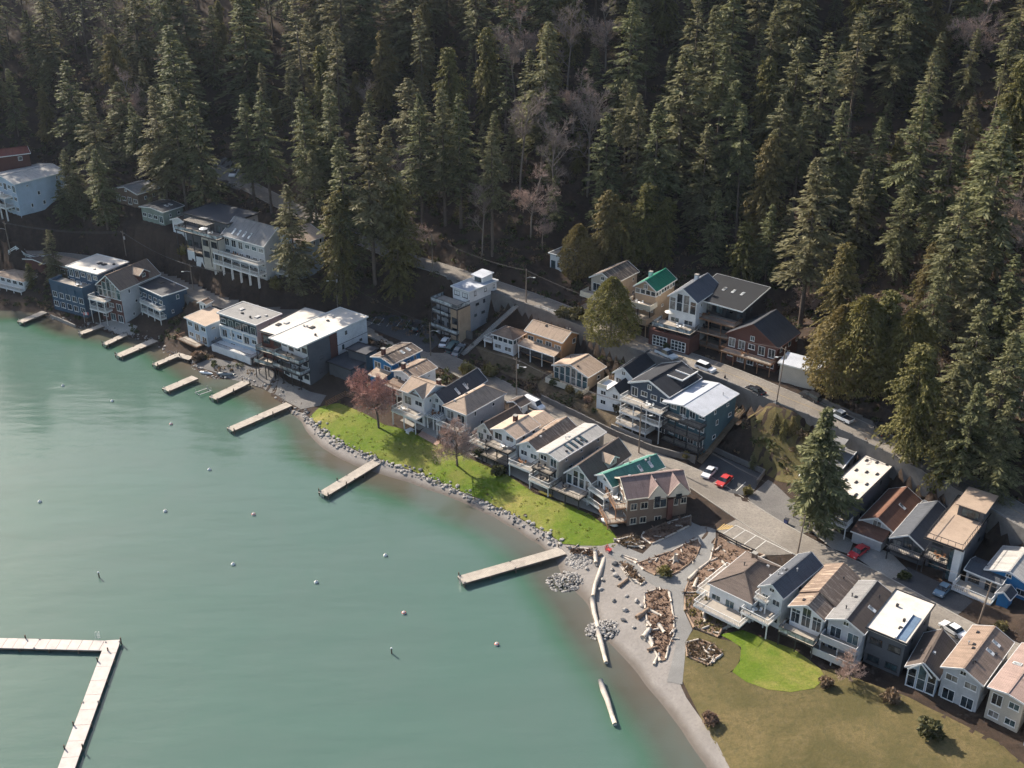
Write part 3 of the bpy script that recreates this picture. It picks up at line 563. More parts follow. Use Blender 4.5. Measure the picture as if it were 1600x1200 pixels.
# ------------------------------------------------------------------ house builder
def wallmat(c): return mat('wall_' + c, WC[c], .8, .14, .35, 5, stain=tuple(x * .72 for x in WC[c]))
def trim(c=None): return mat('trim_white', (.74, .73, .70), .6, .1) if c is None else mat('trim_' + c, WC[c], .6, .12)
DECKF = mat('deck_boards', (.36, .32, .27), .8, .25, .8)
STEEL = mat('dark_metal', (.05, .05, .055), .5, .2, metal=.4)
WOOD = mat('stained_wood', (.25, .13, .07), .7, .3, 2)
RAILGLASS = glass('rail_glass', (.2, .215, .215), .05)
VENT = mat('galvanised_vent', (.5, .5, .5), .45, .2, metal=.5)
GLC = glass('curtained_glass', (.11, .105, .095), .15)
CURT = mat('curtain', (.5, .48, .44), .9, .2)
WIN = {}
def win_mesh(w, h, fm, pm, nm=0):
    key = (round(w, 1), round(h, 1), fm.name, pm.name, nm)
    if key in WIN: return WIN[key]
    w, h = key[0], key[1]; f = MB(); b = .09; d = .07
    f.box(0, w, -d, .02, 0, b); f.box(0, w, -d, .02, h - b, h); f.box(0, b, -d, .02, b, h - b); f.box(w - b, w, -d, .02, b, h - b)
    n = nm or (1 if w > 1.5 else 0)
    for i in range(n):
        x = w * (i + 1) / (n + 1); f.box(x - .03, x + .03, -d + .01, .02, b, h - b)
    if h > 2.4: f.box(b, w - b, -d + .01, .02, 2.05, 2.13)
    f.box(-.05, w + .05, -d - .06, .02, -.07, -.002)
    p = MB().box(b - .01, w - b + .01, -.025, .02, b - .01, h - b + .01)
    WIN[key] = (f.mesh('window', fm), p.mesh('pane', pm)); return WIN[key]
def house(h, rnd):
    k = h['k']; W, D, E, st = h['W'], h['D'], h['ze'] - h['zb'], k.get('st', 2)
    root = empty(h['name'], (h['o'].x, h['o'].y, h['zb']), h['ang'] - math.pi / 2)
    tag(root, h['label'], h['name'])
    o = .4; fo = k.get('fo', .45); rise = k.get('rise', 0); rf = k.get('rf', .5); T = .24
    wc = k['wall']; wm = wallmat(wc); sm = wallmat(k['sidewall']) if 'sidewall' in k else wm
    tr = trim(k.get('trimc'))
    rt = k.get('rtint', 1.0); rc = tuple(min(.8, x * rt) for x in RC[k['roof']])
    flatroof = k.get('flat') or 'shed' in k
    ax = 1 if k.get('gx') else 0
    rname = 'roof_%s_%d_%d_%s' % (k['roof'], int(rt * 100), ax, 's' if k.get('streak') else '')
    if k['roof'] in ('white', 'silver') or flatroof: rm = mat(rname + 'm', rc, .7, .16, .35, 4, stain=tuple(x * .7 for x in rc))
    else: rm = shingle(rname + str(k.get('stripe', '')), rc, .22, k.get('streak'), ax, k.get('stripe', 0))
    modern = wc in ('black', 'dkgrey', 'grey', 'concrete') or k.get('flat')
    fm = trim() if not modern or wc in ('blue', 'ltblue', 'teal') else STEEL
    x0, x1, y0, y1 = o, W - o, fo, D - o
    Ww, Dw = x1 - x0, y1 - y0
    xr = W * rf
    def rz(x, y):
        if k.get('flat'): return E
        if 'shed' in k: return E + k['shed'] * y / D
        if k.get('hip'):
            s = rise / (W / 2); return E + min(rise, s * min(x, W - x), s * 1.05 * min(y, D - y))
        if ax: return E + rise * (1 - abs(y - D / 2) / (D / 2))
        return E + rise * (1 - (xr - x) / xr if x < xr else 1 - (x - xr) / (W - xr))
    # walls
    wb = MB(); zt = -3.0
    tops = [(x0, y0), (x1, y0), (x1, y1), (x0, y1)]
    def gable_y(yy): return [(x0, yy, zt), (x1, yy, zt), (x1, yy, rz(x1, yy) - T), (xr, yy, rz(xr, yy) - T), (x0, yy, rz(x0, yy) - T)]
    if k.get('hip') or k.get('flat'):
        wb.box(x0, x1, y0, y1, zt, E - .05 if k.get('flat') else E - T + .1)
        if 'sidewall' in k:
            for i in (3, 5): wb.m[i] = 1
    elif 'shed' in k:
        vs = [(x, y, zt) for x, y in tops] + [(x, y, rz(x, y) - T) for x, y in tops]; wb.add(vs, BOXF)
    elif ax:
        def prof(xx): return [(xx, y0, zt), (xx, y1, zt), (xx, y1, rz(0, y1) - T), (xx, D / 2, E + rise - T), (xx, y0, rz(0, y0) - T)]
        wb.add(prof(x0) + prof(x1), [(4, 3, 2, 1, 0), (5, 6, 7, 8, 9), (0, 5, 9, 4), (1, 2, 7, 6), (2, 3, 8, 7), (3, 4, 9, 8), (0, 1, 6, 5)])
    else:
        wb.add(gable_y(y0) + gable_y(y1), [(0, 1, 2, 3, 4), (9, 8, 7, 6, 5), (1, 6, 7, 2), (0, 4, 9, 5), (2, 7, 8, 3), (3, 8, 9, 4), (0, 5, 6, 1)])
        if 'sidewall' in k: wb.m[2] = wb.m[3] = 1
    wall = wb.build('wall', [wm, sm], root)
    if 'upper' in k: MB().box(x0 - .03, x1 + .03, y0 - .03, y1 + .03, E - 2.9, E - .06).build('upper_wall', wallmat(k['upper']), root)
    if k.get('split'):
        MB().box(x1 - .1, x1 + .05, y0 - .03, y0 + Dw * .36, zt, E - .3).build('grey_wall_panel', wallmat('dkgrey'), root)
        MB().box(x1 - .1, x1 + .12, y0 + Dw * .36 + .02, y0 + Dw * .48, zt, E - .3).build('timber_wall_panel', wallmat('redbr'), root)
        for zz in (3.4, 6.6): MB().box(x1 - .1, x1 + .03, y0 + Dw * .48 + .02, y1, zz, zz + .12).build('wall_joint', STEEL, root)
    # roof
    rb = MB(); fa = MB()
    if k.get('flat'):
        rb.box(0, W, 0, D, E - .04, E + .2); e = .14
        fa.box(-.02, W + .02, -.02, e, E + .06, E + .34).box(-.02, W + .02, D - e, D + .02, E + .06, E + .34).box(-.02, e, e + .002, D - e - .002, E + .06, E + .34).box(W - e, W + .02, e + .002, D - e - .002, E + .06, E + .34)
        rtop = lambda x, y: E + .2
    elif 'shed' in k:
        rb.slab([(0, 0, E), (W, 0, E), (W, D, E + k['shed']), (0, D, E + k['shed'])], T); rtop = rz
        c = [(-.03, -.03, E - .1), (W + .03, -.03, E - .1), (W + .03, D + .03, E + k['shed'] - .1), (-.03, D + .03, E + k['shed'] - .1)]
        for i in range(4): fa.bar(c[i], c[(i + 1) % 4], .06, .3)
    elif k.get('hip'):
        a = min(W, D) / 2; q = [(0, 0, E), (W, 0, E), (W, D, E), (0, D, E)]
        r0, r1 = ((W / 2, a * .95, E + rise), (W / 2, D - a * .95, E + rise))
        rb.add(q + [r0, r1] + [(x, y, E - .2) for x, y, z in q], [(0, 1, 4), (1, 2, 5, 4), (2, 3, 5), (3, 0, 4, 5), (9, 8, 7, 6), (0, 6, 7, 1), (1, 7, 8, 2), (2, 8, 9, 3), (3, 9, 6, 0)]); rtop = rz
        for i in range(4):
            a_, b_ = q[i], q[(i + 1) % 4]; fa.bar((a_[0], a_[1], E - .1), (b_[0], b_[1], E - .1), .12, .22)
        hb = MB()
        for a_, b_ in ((q[0], r0), (q[1], r0), (r0, r1), (q[2], r1), (q[3], r1)): hb.bar((a_[0], a_[1], a_[2] + .03), (b_[0], b_[1], b_[2] + .03), .22, .08)
        hb.build('ridge_cap', rm, root)
    elif ax:
        yr = D / 2
        rb.slab([(0, 0, E), (W, 0, E), (W, yr, E + rise), (0, yr, E + rise)], T).slab([(0, yr, E + rise), (W, yr, E + rise), (W, D, E), (0, D, E)], T); rtop = rz
        for xx in (-.03, W + .03): fa.bar((xx, 0, E - .1), (xx, yr, E + rise - .1), .07, .3).bar((xx, yr, E + rise - .1), (xx, D, E - .1), .07, .3)
        fa.bar((0, -.03, E - .1), (W, -.03, E - .1), .07, .26); MB().bar((0, yr, E + rise + .03), (W, yr, E + rise + .03), .3, .1).build('ridge_cap', rm, root)
    else:
        rb.slab([(0, 0, E), (xr, 0, E + rise), (xr, D, E + rise), (0, D, E)], T).slab([(xr, 0, E + rise), (W, 0, E), (W, D, E), (xr, D, E + rise)], T, 1 if k.get('twot') else 0); rtop = rz
        if 'step' in k:
            s_ = .3; ys = D * .3
            rb.slab([(-.05, ys, E + s_), (xr, ys, E + rise + s_), (xr, D + .05, E + rise + s_), (-.05, D + .05, E + s_)], .28).slab([(xr, ys, E + rise + s_), (W + .05, ys, E + s_), (W + .05, D + .05, E + s_), (xr, D + .05, E + rise + s_)], .28)
        hh = .28 * k.get('trimw', .28) / .28
        for yy in (-.03, D + .03): fa.bar((0, yy, E - .1), (xr, yy, E + rise - .1), .07, max(.28, hh)).bar((xr, yy, E + rise - .1), (W, yy, E - .1), .07, max(.28, hh))
        for xx in (-.03, W + .03): fa.bar((xx, 0, E - .12), (xx, D, E - .12), .07, .24)
        MB().bar((xr, .02, E + rise + .03), (xr, D - .02, E + rise + .03), .3, .1).build('ridge_cap', rm, root)
    roof = rb.build('roof', [rm, shingle('roof_twotone', RC['dkbrown'], .2)] if k.get('twot') else rm, root)
    fa.build('fascia', tr if not (k.get('flat') and wc in ('dkgrey', 'black', 'redbr', 'blue')) else (STEEL if wc != 'blue' else tr), root)
    # openings
    RZ = {'F': 0, 'R': math.pi / 2, 'L': -math.pi / 2}
    def fpos(f, u, z, out=0.0):
        if f == 'F': return (x0 + u, y0 - out, z)
        if f == 'R': return (x1 + out, y0 + u, z)
        return (x0 - out, y1 - u, z)
    def win(f, u, z, w, hh, nm=0, out=0.0, pm=None, fm_=None, par=None):
        a, b = win_mesh(w, hh, fm_ or fm, pm or rnd.choice((GL, GL, GLT, GLC)), nm)
        q = link('window', a, root, fpos(f, u, z, out), RZ[f]); link('pane', b, q)
    sh = E / st
    if not k.get('nowin'):
        gd = k.get('gdoor', ('', 0, 0))[0]
        for s in range(st):
            if gd == 'F' and s == 0: continue
            z = s * sh
            n = max(2, int(Ww / 2.3)); top = s == st - 1
            if top and k.get('bigwin') and not k.get('flat') and not ax:
                n = max(3, int(Ww / 1.5)); w = Ww / n - .25
                for i in range(n):
                    u = (i + .5) * Ww / n; hh = min(rz(x0 + u - w / 2, 0), rz(x0 + u + w / 2, 0)) - T - z - .5
                    if hh > 1: win('F', u - w / 2, z + .3, w, min(hh, sh + rise * .8), 0)
                continue
            if top and k.get('ribbon'):
                for f, L in (('F', Ww), ('R', Dw)):
                    n = int(L / 1.25); w = L / n - .12
                    for i in range(n): win(f, (i + .5) * L / n - w / 2, z + sh - 1.55, w, 1.25)
                if st > 1: continue
            w = min(2.2, Ww / n * .66)
            for i in range(n):
                u = (i + .5) * Ww / n; door = rnd.random() < .45
                win('F', u - w / 2, z + (.25 if door else .95), w, min(sh - .6, 2.1 if door else 1.25), 1 if w > 1.2 else 0)
        for s in range(0 if k.get('creamgable') else st):
            n = rnd.choice((1, 2, 2, 3)) if Dw > 7 else 1
            for i in range(n):
                u = Dw * (i + .3 + .4 * rnd.random()) / n; w = rnd.choice((.7, .9, 1.2)); hh = rnd.choice((.6, .9, 1.2))
                if u + w < Dw - .3: win('R', u, s * sh + sh * .45, w, min(hh, sh * .45))
        if not flatroof and not ax and not k.get('hip') and rise > 1.3 and not k.get('bigwin'): win('F', Ww / 2 - .5, E - .1, 1.0, min(1.1, rise * .5), 1)
    if k.get('creamgable'):
        for u, z, w, hh in ((.6, .6, 1.3, 1.4), (2.6, .6, 1.3, 1.4), (.6, 3.8, 1.3, 1.5), (2.6, 3.8, 1.5, 1.5), (5.3, 3.6, 2.6, 1.9), (9.4, 3.7, .9, 1.6), (10.8, 3.9, 1.2, 1.4), (5.6, .5, 1.4, 1.2)):
            win('R', u, z, w, hh, 1, .01, GL, trim('cream'))
        MB().box(x1 + .003, x1 + .7, y0 + 8.0, y0 + 9.0, -1, 5.6).build('porch_pier', wallmat('redbr'), root)
    # decks and balconies
    for f, u0, u1, z, dp, stl in k.get('decks', ()):
        L = Ww if f == 'F' else Dw; a, b = u0 * L, u1 * L
        dk = MB().box(a, b, -dp, -.01, z - .22, z); col = {'white': trim(), 'cream': trim('cream'), 'blue': wallmat('blue'), 'tanwall': wallmat('tan'), 'grey': wallmat('ltgrey'), 'wood': WOOD, 'pergola': trim()}.get(stl, STEEL)
        d = link('deck', dk.mesh('deck', DECKF), root, fpos(f, 0, 0), RZ[f])
        ed = MB().box(a - .05, b + .05, -dp - .06, -dp - .002, z - .3, z + .03).box(a - .06, a - .002, -dp, -.01, z - .3, z + .03).box(b + .002, b + .06, -dp, -.01, z - .3, z + .03)
        ed.build('deck_edge', col, d)
        rl = MB(); path = [(a, 0), (a, -dp + .05), (b, -dp + .05), (b, 0)]
        if stl in ('cream', 'blue', 'tanwall', 'grey'):
            rl.box(a, b, -dp, -dp + .1, z + .002, z + 1).box(a, a + .1, -dp + .102, -.02, z + .002, z + 1).box(b - .1, b, -dp + .102, -.02, z + .002, z + 1); rl.build('parapet', col, d)
        elif stl == 'pergola':
            for i in range(4):
                x = a + (b - a) * i / 3; MB().box(x - .12, x + .12, -dp, -dp + .24, -1.5, z + .3).build('post', col, d)
            for i in range(int((b - a) / .5)): rl.box(a + i * .5, a + i * .5 + .12, -dp - .3, -.02, z + .3, z + .45)
            rl.build('pergola_beams', col, d)
        else:
            rc_ = STEEL if stl in ('glass', 'dark') else col
            for (p, q) in zip(path, path[1:]):
                rl.bar((*p, z + 1.02), (*q, z + 1.02), .09, .07); ln = math.hypot(q[0] - p[0], q[1] - p[1]); n = max(1, int(ln / (1.5 if stl == 'glass' else .32)))
                for i in range(n + 1):
                    t = i / n; x, y = p[0] + (q[0] - p[0]) * t, p[1] + (q[1] - p[1]) * t
                    rl.bar((x, y, z), (x, y, z + 1.0), .05)
                if stl != 'glass': rl.bar((*p, z + .15), (*q, z + .15), .06, .06)
            rl.build('railing', rc_, d)
            if stl == 'glass':
                gl = MB()
                for (p, q) in zip(path, path[1:]): gl.bar((*p, z + .55), (*q, z + .55), .025, .8)
                gl.build('glass_panel', RAILGLASS, d)
        if z > 1 and stl != 'pergola':
            n = max(2, int((b - a) / 3) + 1)
            for i in range(n):
                x = a + .15 + (b - a - .3) * i / (n - 1); MB().box(x - .09, x + .09, -dp + .1, -dp + .28, -1.8, z - .23).build('post', col if stl not in ('glass', 'cream') else STEEL, d)
        if z > 1.5 and rnd.random() < .7 and dp > 1.8:
            fu = MB(); x = a + (b - a) * rnd.uniform(.25, .7)
            fu.tube([(x, -dp * .5, z + .45), (x, -dp * .5, z + .5)], [.5, .5], 10).bar((x, -dp * .5, z), (x, -dp * .5, z + .45), .08)
            for q in range(3):
                t = q * 2.1 + .5; cx, cy = x + .95 * math.cos(t), -dp * .5 + .75 * math.sin(t)
                fu.box(cx - .22, cx + .22, cy - .2, cy + .2, z + .38, z + .45).box(cx - .22, cx + .22, cy + .16, cy + .22, z + .45, z + .9)
            fo_ = fu.build('patio_set', rnd.choice((trim(), STEEL, WOOD)), None)
            fo_.matrix_world = Matrix.Translation(root.location) @ Matrix.Rotation(h['ang'] - math.pi / 2, 4, 'Z') @ Matrix.Translation(fpos(f, 0, 0)) @ Matrix.Rotation(RZ[f], 4, 'Z')
            PATIO.append((fo_, h['label'], z))
    # projecting volumes
    for c, u0, u1, hh, dp in k.get('fronts', [k['front']] if 'front' in k else []):
        a, b = u0 * Ww, u1 * Ww
        fb = link('front_bay', MB().box(a, b, -dp, -.005, -3, hh - .3).mesh('front_bay', wallmat(c)), root, fpos('F', 0, 0), 0)
        for s in range(max(1, int(hh / sh))):
            n = max(1, int((b - a) / 2.4))
            for i in range(n):
                u = a + (i + .5) * (b - a) / n; w = min(2.2, (b - a) / n * .66); A, B = win_mesh(w, min(1.7, sh - .9), fm, GL, 1)
                q = link('window', A, fb, (u - w / 2, -dp, s * sh + .7)); q.parent = fb; 
                pz = MB().box(.08, w - .08, -.025, .02, .08, min(1.7, sh - .9) - .08)
                B2 = link('pane', B, q)
    if 'podium' in k:
        u0, u1, dp, hh, c = k['podium']; a, b = u0 * Ww, u1 * Ww
        pd = link('podium', MB().box(a, b, -dp, -.005, -3, hh).mesh('podium', wallmat(c)), root, fpos('F', 0, 0), 0)
        if k.get('gdoor', ('',))[0] == 'P':
            for i in range(2):
                w = (b - a) * .36; x = a + (b - a) * (.1 + .46 * i); g = MB().box(x, x + w, -dp - .06, -dp - .002, 0, 2.5); g.build('garage_door', trim(), pd)
                q = MB()
                for r_ in range(3):
                    for c_ in range(4): q.box(x + .15 + c_ * (w - .2) / 4, x + (c_ + 1) * (w - .2) / 4, -dp - .075, -dp - .062, .2 + r_ * .78, .85 + r_ * .78)
                q.build('door_panes', GL, pd)
    if 'gdoor' in k and k['gdoor'][0] in ('F', 'R'):
        f, a, b = k['gdoor']; L = Ww if f == 'F' else Dw
        g = link('garage_door', MB().box(a * L, b * L, -.06, .02, 0, 2.5).mesh('garage_door', trim() if f == 'R' else STEEL), root, fpos(f, 0, 0), RZ[f])
        q = MB()
        for r_ in range(4):
            for c_ in range(4): q.box(a * L + .12 + c_ * (b - a) * L / 4, a * L + (c_ + 1) * (b - a) * L / 4 - .12, -.075, -.062, .1 + r_ * .6, .6 + r_ * .6)
        q.build('door_panes', GLT if f == 'F' else trim(), g)
    for f, u0, u1, z, dp, c in k.get('add', ()):
        a, b = u0 * Ww, u1 * Ww; m2 = shingle('lean_%s' % c, RC[c], .22, None, 0)
        lr = link('lower_roof', MB().slab([(a, -dp, z), (b, -dp, z), (b, -.03, z + .8), (a, -.03, z + .8)], .2).mesh('lower_roof', m2), root, fpos('F', 0, 0), 0)
        MB().bar((a, -dp - .03, z - .1), (b, -dp - .03, z - .1), .07, .26).build('fascia', tr, lr)
        if z < 3.8 and not any(abs(d_[3] - z) < 2 for d_ in k.get('decks', ())):
            MB().box(a + .3, b - .3, -dp + .5, -.01, -3, z - .2).build('lower_wall', wm, lr)
        else:
            for i in range(4): x = a + .2 + (b - a - .4) * i / 3; MB().box(x - .08, x + .08, -dp + .1, -dp + .26, -1.5, z - .2).build('post', tr, lr)
    if 'wing' in k:
        u0, u1, dp, hh = k['wing']; a, b = u0 * Ww, u1 * Ww; m_ = a + (b - a) * .45
        wg = link('wing', MB().box(a, b, -dp, -.005, -3, hh).mesh('wing', wm), root, fpos('F', 0, 0), 0)
        c = (m_ + b) / 2; v = [(m_, -dp, hh), (b, -dp, hh), (c, -dp, hh + 1.6), (m_, -.02, hh), (b, -.02, hh), (c, -.02, hh + 1.6)]
        MB().add(v, [(0, 1, 2), (5, 4, 3), (1, 4, 5, 2), (0, 2, 5, 3)]).build('wing_gable', wm, wg)
        MB().slab([(m_ - .3, -dp - .3, hh - .2), (c, -dp - .3, hh + 1.75), (c, -.05, hh + 1.75), (m_ - .3, -.05, hh - .2)], .18).slab([(c, -dp - .3, hh + 1.75), (b + .3, -dp - .3, hh - .2), (b + .3, -.05, hh - .2), (c, -.05, hh + 1.75)], .18).build('wing_roof', rm, wg)
        pr = MB().box(a, m_ - .35, -dp, -dp + .1, hh + .002, hh + .9).box(a, a + .1, -dp + .102, -.02, hh + .002, hh + .9); pr.build('parapet', trim('cream'), wg)
        for s in range(2):
            for i in range(2):
                A, B = win_mesh(1.4, 1.1, trim(), GL, 1); u = a + (b - a) * (.16 + .5 * i); q = link('window', A, wg, (u, -dp, .7 + s * 2.3)); link('pane', B, q)
    if k.get('cross'):
        if ax: cx0, cx1 = W * .35, W * .98
        else: cx0, cx1 = W * .1, W * .8
        c = (cx0 + cx1) / 2; r2 = max(1.6, rise * .95); yb = D * .5
        gp = MB().add([(cx0 + .3, y0 - .02, E - .5), (cx1 - .3, y0 - .02, E - .5), (c, y0 - .02, E + r2 - .3), (cx0 + .3, yb, E - .5), (cx1 - .3, yb, E - .5), (c, yb, E + r2 - .3)], [(0, 1, 2), (5, 4, 3), (1, 4, 5, 2), (0, 2, 5, 3), (0, 3, 4, 1)]).build('cross_gable', wm, root)
        MB().slab([(cx0, -.25, E), (c, -.25, E + r2), (c, yb, E + r2), (cx0, yb, E)], .2).slab([(c, -.25, E + r2), (cx1, -.25, E), (cx1, yb, E), (c, yb, E + r2)], .2).build('gable_roof', rm, gp)
        MB().bar((cx0, -.28, E - .1), (c, -.28, E + r2 - .1), .06, .26).bar((c, -.28, E + r2 - .1), (cx1, -.28, E - .1), .06, .26).build('fascia', tr, gp)
    for side, yf, wd, c in k.get('dorm', ()):
        yc = y0 + Dw * yf; dm = shingle('dormer_%s' % c, RC[c], .2, None, 1); zr = E + rise * .92; ze_ = zr - wd * .32; xo = W - .35
        if k.get('creamgable'): wd += 1.0; ze_ = E - .2; zr = E + rise * 1.0; xo = W + .1
        wl = MB().add([(xo, yc - wd / 2 + .2, E - .6), (xo, yc + wd / 2 - .2, E - .6), (xo, yc + wd / 2 - .2, ze_), (xo, yc, zr - .2), (xo, yc - wd / 2 + .2, ze_), (xr, yc - wd / 2 + .2, E - .6), (xr, yc + wd / 2 - .2, E - .6), (xr, yc + wd / 2 - .2, ze_), (xr, yc, zr - .2), (xr, yc - wd / 2 + .2, ze_)],
                      [(0, 1, 2, 3, 4), (1, 6, 7, 2), (5, 0, 4, 9)]).build('dormer', wallmat('cream') if k.get('creamgable') else wm, root)
        MB().slab([(xr, yc - wd / 2, ze_ - .05), (max(W + .1, xo + .3), yc - wd / 2, ze_ - .05), (W + .1, yc, zr), (xr, yc, zr)], .16).slab([(xr, yc, zr), (W + .1, yc, zr), (W + .1, yc + wd / 2, ze_ - .05), (xr, yc + wd / 2, ze_ - .05)], .16).build('dormer_roof', dm, wl)
        MB().bar((W + .13, yc - wd / 2, ze_ - .1), (W + .13, yc, zr - .05), .06, .2).bar((W + .13, yc, zr - .05), (W + .13, yc + wd / 2, ze_ - .1), .06, .2).build('fascia', tr, wl)
        A, B = win_mesh(1.2, 1.0, trim() if not k.get('creamgable') else STEEL, GL, 1); q = link('window', A, wl, (xo, yc - .6, ze_ - .9), math.pi / 2); link('pane', B, q)
    if k.get('shedd'):
        for yf in (.55, .82):
            yc = y0 + Dw * yf; d = MB().add([(xr + 1, yc - 1.4, rz(xr + 1, 0)), (W - .6, yc - 1.4, rz(xr + 1.2, 0)), (W - .6, yc + 1.4, rz(xr + 1.2, 0)), (xr + 1, yc + 1.4, rz(xr + 1, 0)), (W - .6, yc - 1.4, E), (W - .6, yc + 1.4, E), (xr + 1, yc - 1.4, E), (xr + 1, yc + 1.4, E)], [(0, 1, 2, 3), (1, 4, 5, 2), (0, 6, 4, 1), (3, 2, 5, 7)]).build('dormer', rm, root)
            MB().bar((W - .55, yc - 1.5, rz(xr + 1.2, 0)), (W - .55, yc + 1.5, rz(xr + 1.2, 0)), .2, .3).bar((xr + 1, yc - 1.45, rz(xr + 1, 0) + .02), (W - .6, yc - 1.45, rz(xr + 1.2, 0) + .02), .2, .3).build('fascia', tr, d)
    if 'back' in k:
        u0, u1, ln, dz = k['back']; a, b = u0 * W, u1 * W; c = (a + b) / 2; e2 = E + dz; r2 = max(.4, rise * .8)
        bw = MB().box(a + .3, b - .3, D - o + .01, D + ln - .4, -1, e2 - .1).build('rear_wing', wm, root)
        MB().slab([(a, D + .06, e2), (c, D + .06, e2 + r2), (c, D + ln, e2 + r2), (a, D + ln, e2)], .2).slab([(c, D + .06, e2 + r2), (b, D + .06, e2), (b, D + ln, e2), (c, D + ln, e2 + r2)], .2).build('rear_roof', rm, bw)
    # roof furniture
    for side, y_, s_, n in k.get('sky', ()):
        cols = n if n <= 4 else n // 2; rows = 1 if n <= 4 else 2
        for i in range(n):
            c_, r_ = i % cols, i // cols
            if ax or side == 'S':
                x = W * (y_ + (c_ + .5) * .5 / cols); y = D * .5 * s_ if ax else D * s_; sl = math.atan2(rise, D / 2) if ax else math.atan2(k['shed'], D)
                a_ = (x - .3, y - .8); pz = [(x - .3, y - .75), (x + .3, y - .75), (x + .3, y + .75), (x - .3, y + .75)]
            else:
                s2 = s_ + .28 * r_ - (.1 if rows > 1 else 0)
                x = xr + (W - xr) * s2 if side == 'R' else xr * (1 - s2); y = y0 + Dw * (y_ + (c_ + .5) * (.42 if n > 1 else .1) / max(cols, 2))
                pz = [(x - .65, y - .35), (x + .65, y - .35), (x + .65, y + .35), (x - .65, y + .35)]
            v = [(px_, py_, rtop(px_, py_) + .12) for px_, py_ in pz]
            fr = MB().slab(v, .3).build('skylight', STEEL if n > 4 else tr, root)
            cx_, cy_ = sum(p[0] for p in pz) / 4, sum(p[1] for p in pz) / 4
            v2 = [(cx_ + (p[0] - cx_) * .8, cy_ + (p[1] - cy_) * .8, p[2] + .025) for p in v]
            MB().slab(v2, .02).build('pane', GLT if n > 4 else RAILGLASS, fr)
    for u, v, hh, c in k.get('chim', ()):
        x, y = W * u, y0 + Dw * v; zz = rtop(x, y)
        ch = MB().box(x - .4, x + .4, y - .4, y + .4, zz - 1, zz + hh).build('chimney', wallmat(c), roof)
        MB().box(x - .48, x + .48, y - .48, y + .48, zz + hh + .002, zz + hh + .12).build('chimney_cap', CONC, root)
    for i in range(k.get('vents', 0)):
        x, y = W * rnd.choice((rnd.uniform(.2, .45), rnd.uniform(.55, .85))), D * rnd.uniform(.12, .9); zz = rtop(x, y)
        if rnd.random() < .5: v = MB().tube([(x, y, zz - .2), (x, y, zz + .55)], [.09, .09], 7).tube([(x, y, zz + .55), (x, y, zz + .68)], [.17, .12], 7)
        else: v = MB().box(x - .22, x + .22, y - .22, y + .22, zz - .2, zz + .22)
        v.build('roof_vent', VENT if rnd.random() < .6 else STEEL, roof)
    for i in range(k.get('hatch', 0)):
        if k['hatch'] > 8: x, y = W * (.2 + .3 * (i % 3)), D * (.1 + .25 * (i // 3) + .03 * (i % 3)); a, b, c = .2, .5, .16
        else: x, y = W * rnd.uniform(.15, .85), D * rnd.uniform(.12, .88); a, b, c = rnd.choice(((.5, .7, .25), (.2, .2, .5), (.3, .3, .3)))
        MB().box(x - a, x + a, y - b, y + b, E + .2, E + .2 + c).build('roof_hatch', STEEL if k['hatch'] > 8 or rnd.random() < .5 else VENT, roof)
    if 'pent' in k:
        a, b, c, d, hh = k['pent']; q = MB().box(W * a, W * b, D * c, D * d, E + .2, E + .2 + hh).build('penthouse', wm if wc != 'grey' else trim(), root)
        MB().slab([(W * a - .5, D * c - .6, E + .25 + hh), (W * b + .4, D * c - .6, E + .25 + hh), (W * b + .4, D * d + .3, E + .5 + hh), (W * a - .5, D * d + .3, E + .5 + hh)], .15).build('penthouse_roof', rm, q)
        A, B = win_mesh(W * (b - a) * .7, hh * .7, STEEL, GLT, 2); w_ = link('window', A, q, (W * a + W * (b - a) * .15, D * c, E + .35)); link('pane', B, w_)
    if k.get('rail'):
        r_ = MB(); p = [(.3, D * .6), (.3, .3), (W - .3, .3), (W - .3, D * .6)]
        for a, b in zip(p, p[1:]):
            r_.bar((*a, E + 1.2), (*b, E + 1.2), .08); n = int(math.hypot(b[0] - a[0], b[1] - a[1]) / 1.2)
            for i in range(n + 1): t = i / n; x, y = a[0] + (b[0] - a[0]) * t, a[1] + (b[1] - a[1]) * t; r_.bar((x, y, E + .2), (x, y, E + 1.2), .06)
        r_.build('railing', STEEL, root)
    if k.get('trough'):
        MB().box(W * .72, W - .5, .5, D * .6, E + .205, E + .26).build('roof_membrane', mat('blue_membrane', (.13, .19, .27), .5, .2), roof)
        MB().box(W * .68, W * .72, .3, D * .62, E + .2, E + .5).build('parapet', tr, root)
    if k.get('frame'):
        f_ = MB()
        for z in (3.15, 6.35): f_.box(x0 - .1, x1 + .1, y0 - .35, y0 - .02, z, z + .4)
        for u in (0, .3, .62, 1): x = x0 + Ww * u; f_.box(x - .18, x + .18, y0 - .36, y0 - .03, 3.55, 6.35)
        f_.build('white_frame', trim(), root); MB().box(x0 + .1, x1 - .1, y0 - .06, y0 - .01, 6.8, E - .5).build('dark_glazing', GL, root)
    if k.get('whitecol'):
        MB().box(x0 + Ww * .8, x1 + .04, y0 - 1.9, y0 - .01, -3, E - .06).build('white_pier', trim(), root)
        MB().box(x0 + Ww * .68, x0 + Ww * .8 - .01, y0 - 1.6, y0 - .01, -.2, E - .8).build('stair_glazing', GLT, root)
    if k.get('pergola'):
        q = MB()
        for i in range(12): x = x0 + Ww * (.2 + .045 * i); q.box(x, x + .34, y0 - 3.2, y0 + .4, E - .5, E - .36)
        q.build('slatted_canopy', DECKF, root)
        for u in (.22, .7): x = x0 + Ww * u; MB().box(x - .08, x + .08, y0 - 3.1, y0 - 2.9, E - 3.4, E - .51).build('post', STEEL, root)
    return root
PATIO = []
rnd = random.Random(11)
HOBJ = [house(h, rnd) for h in HOUSES]
seen = {}
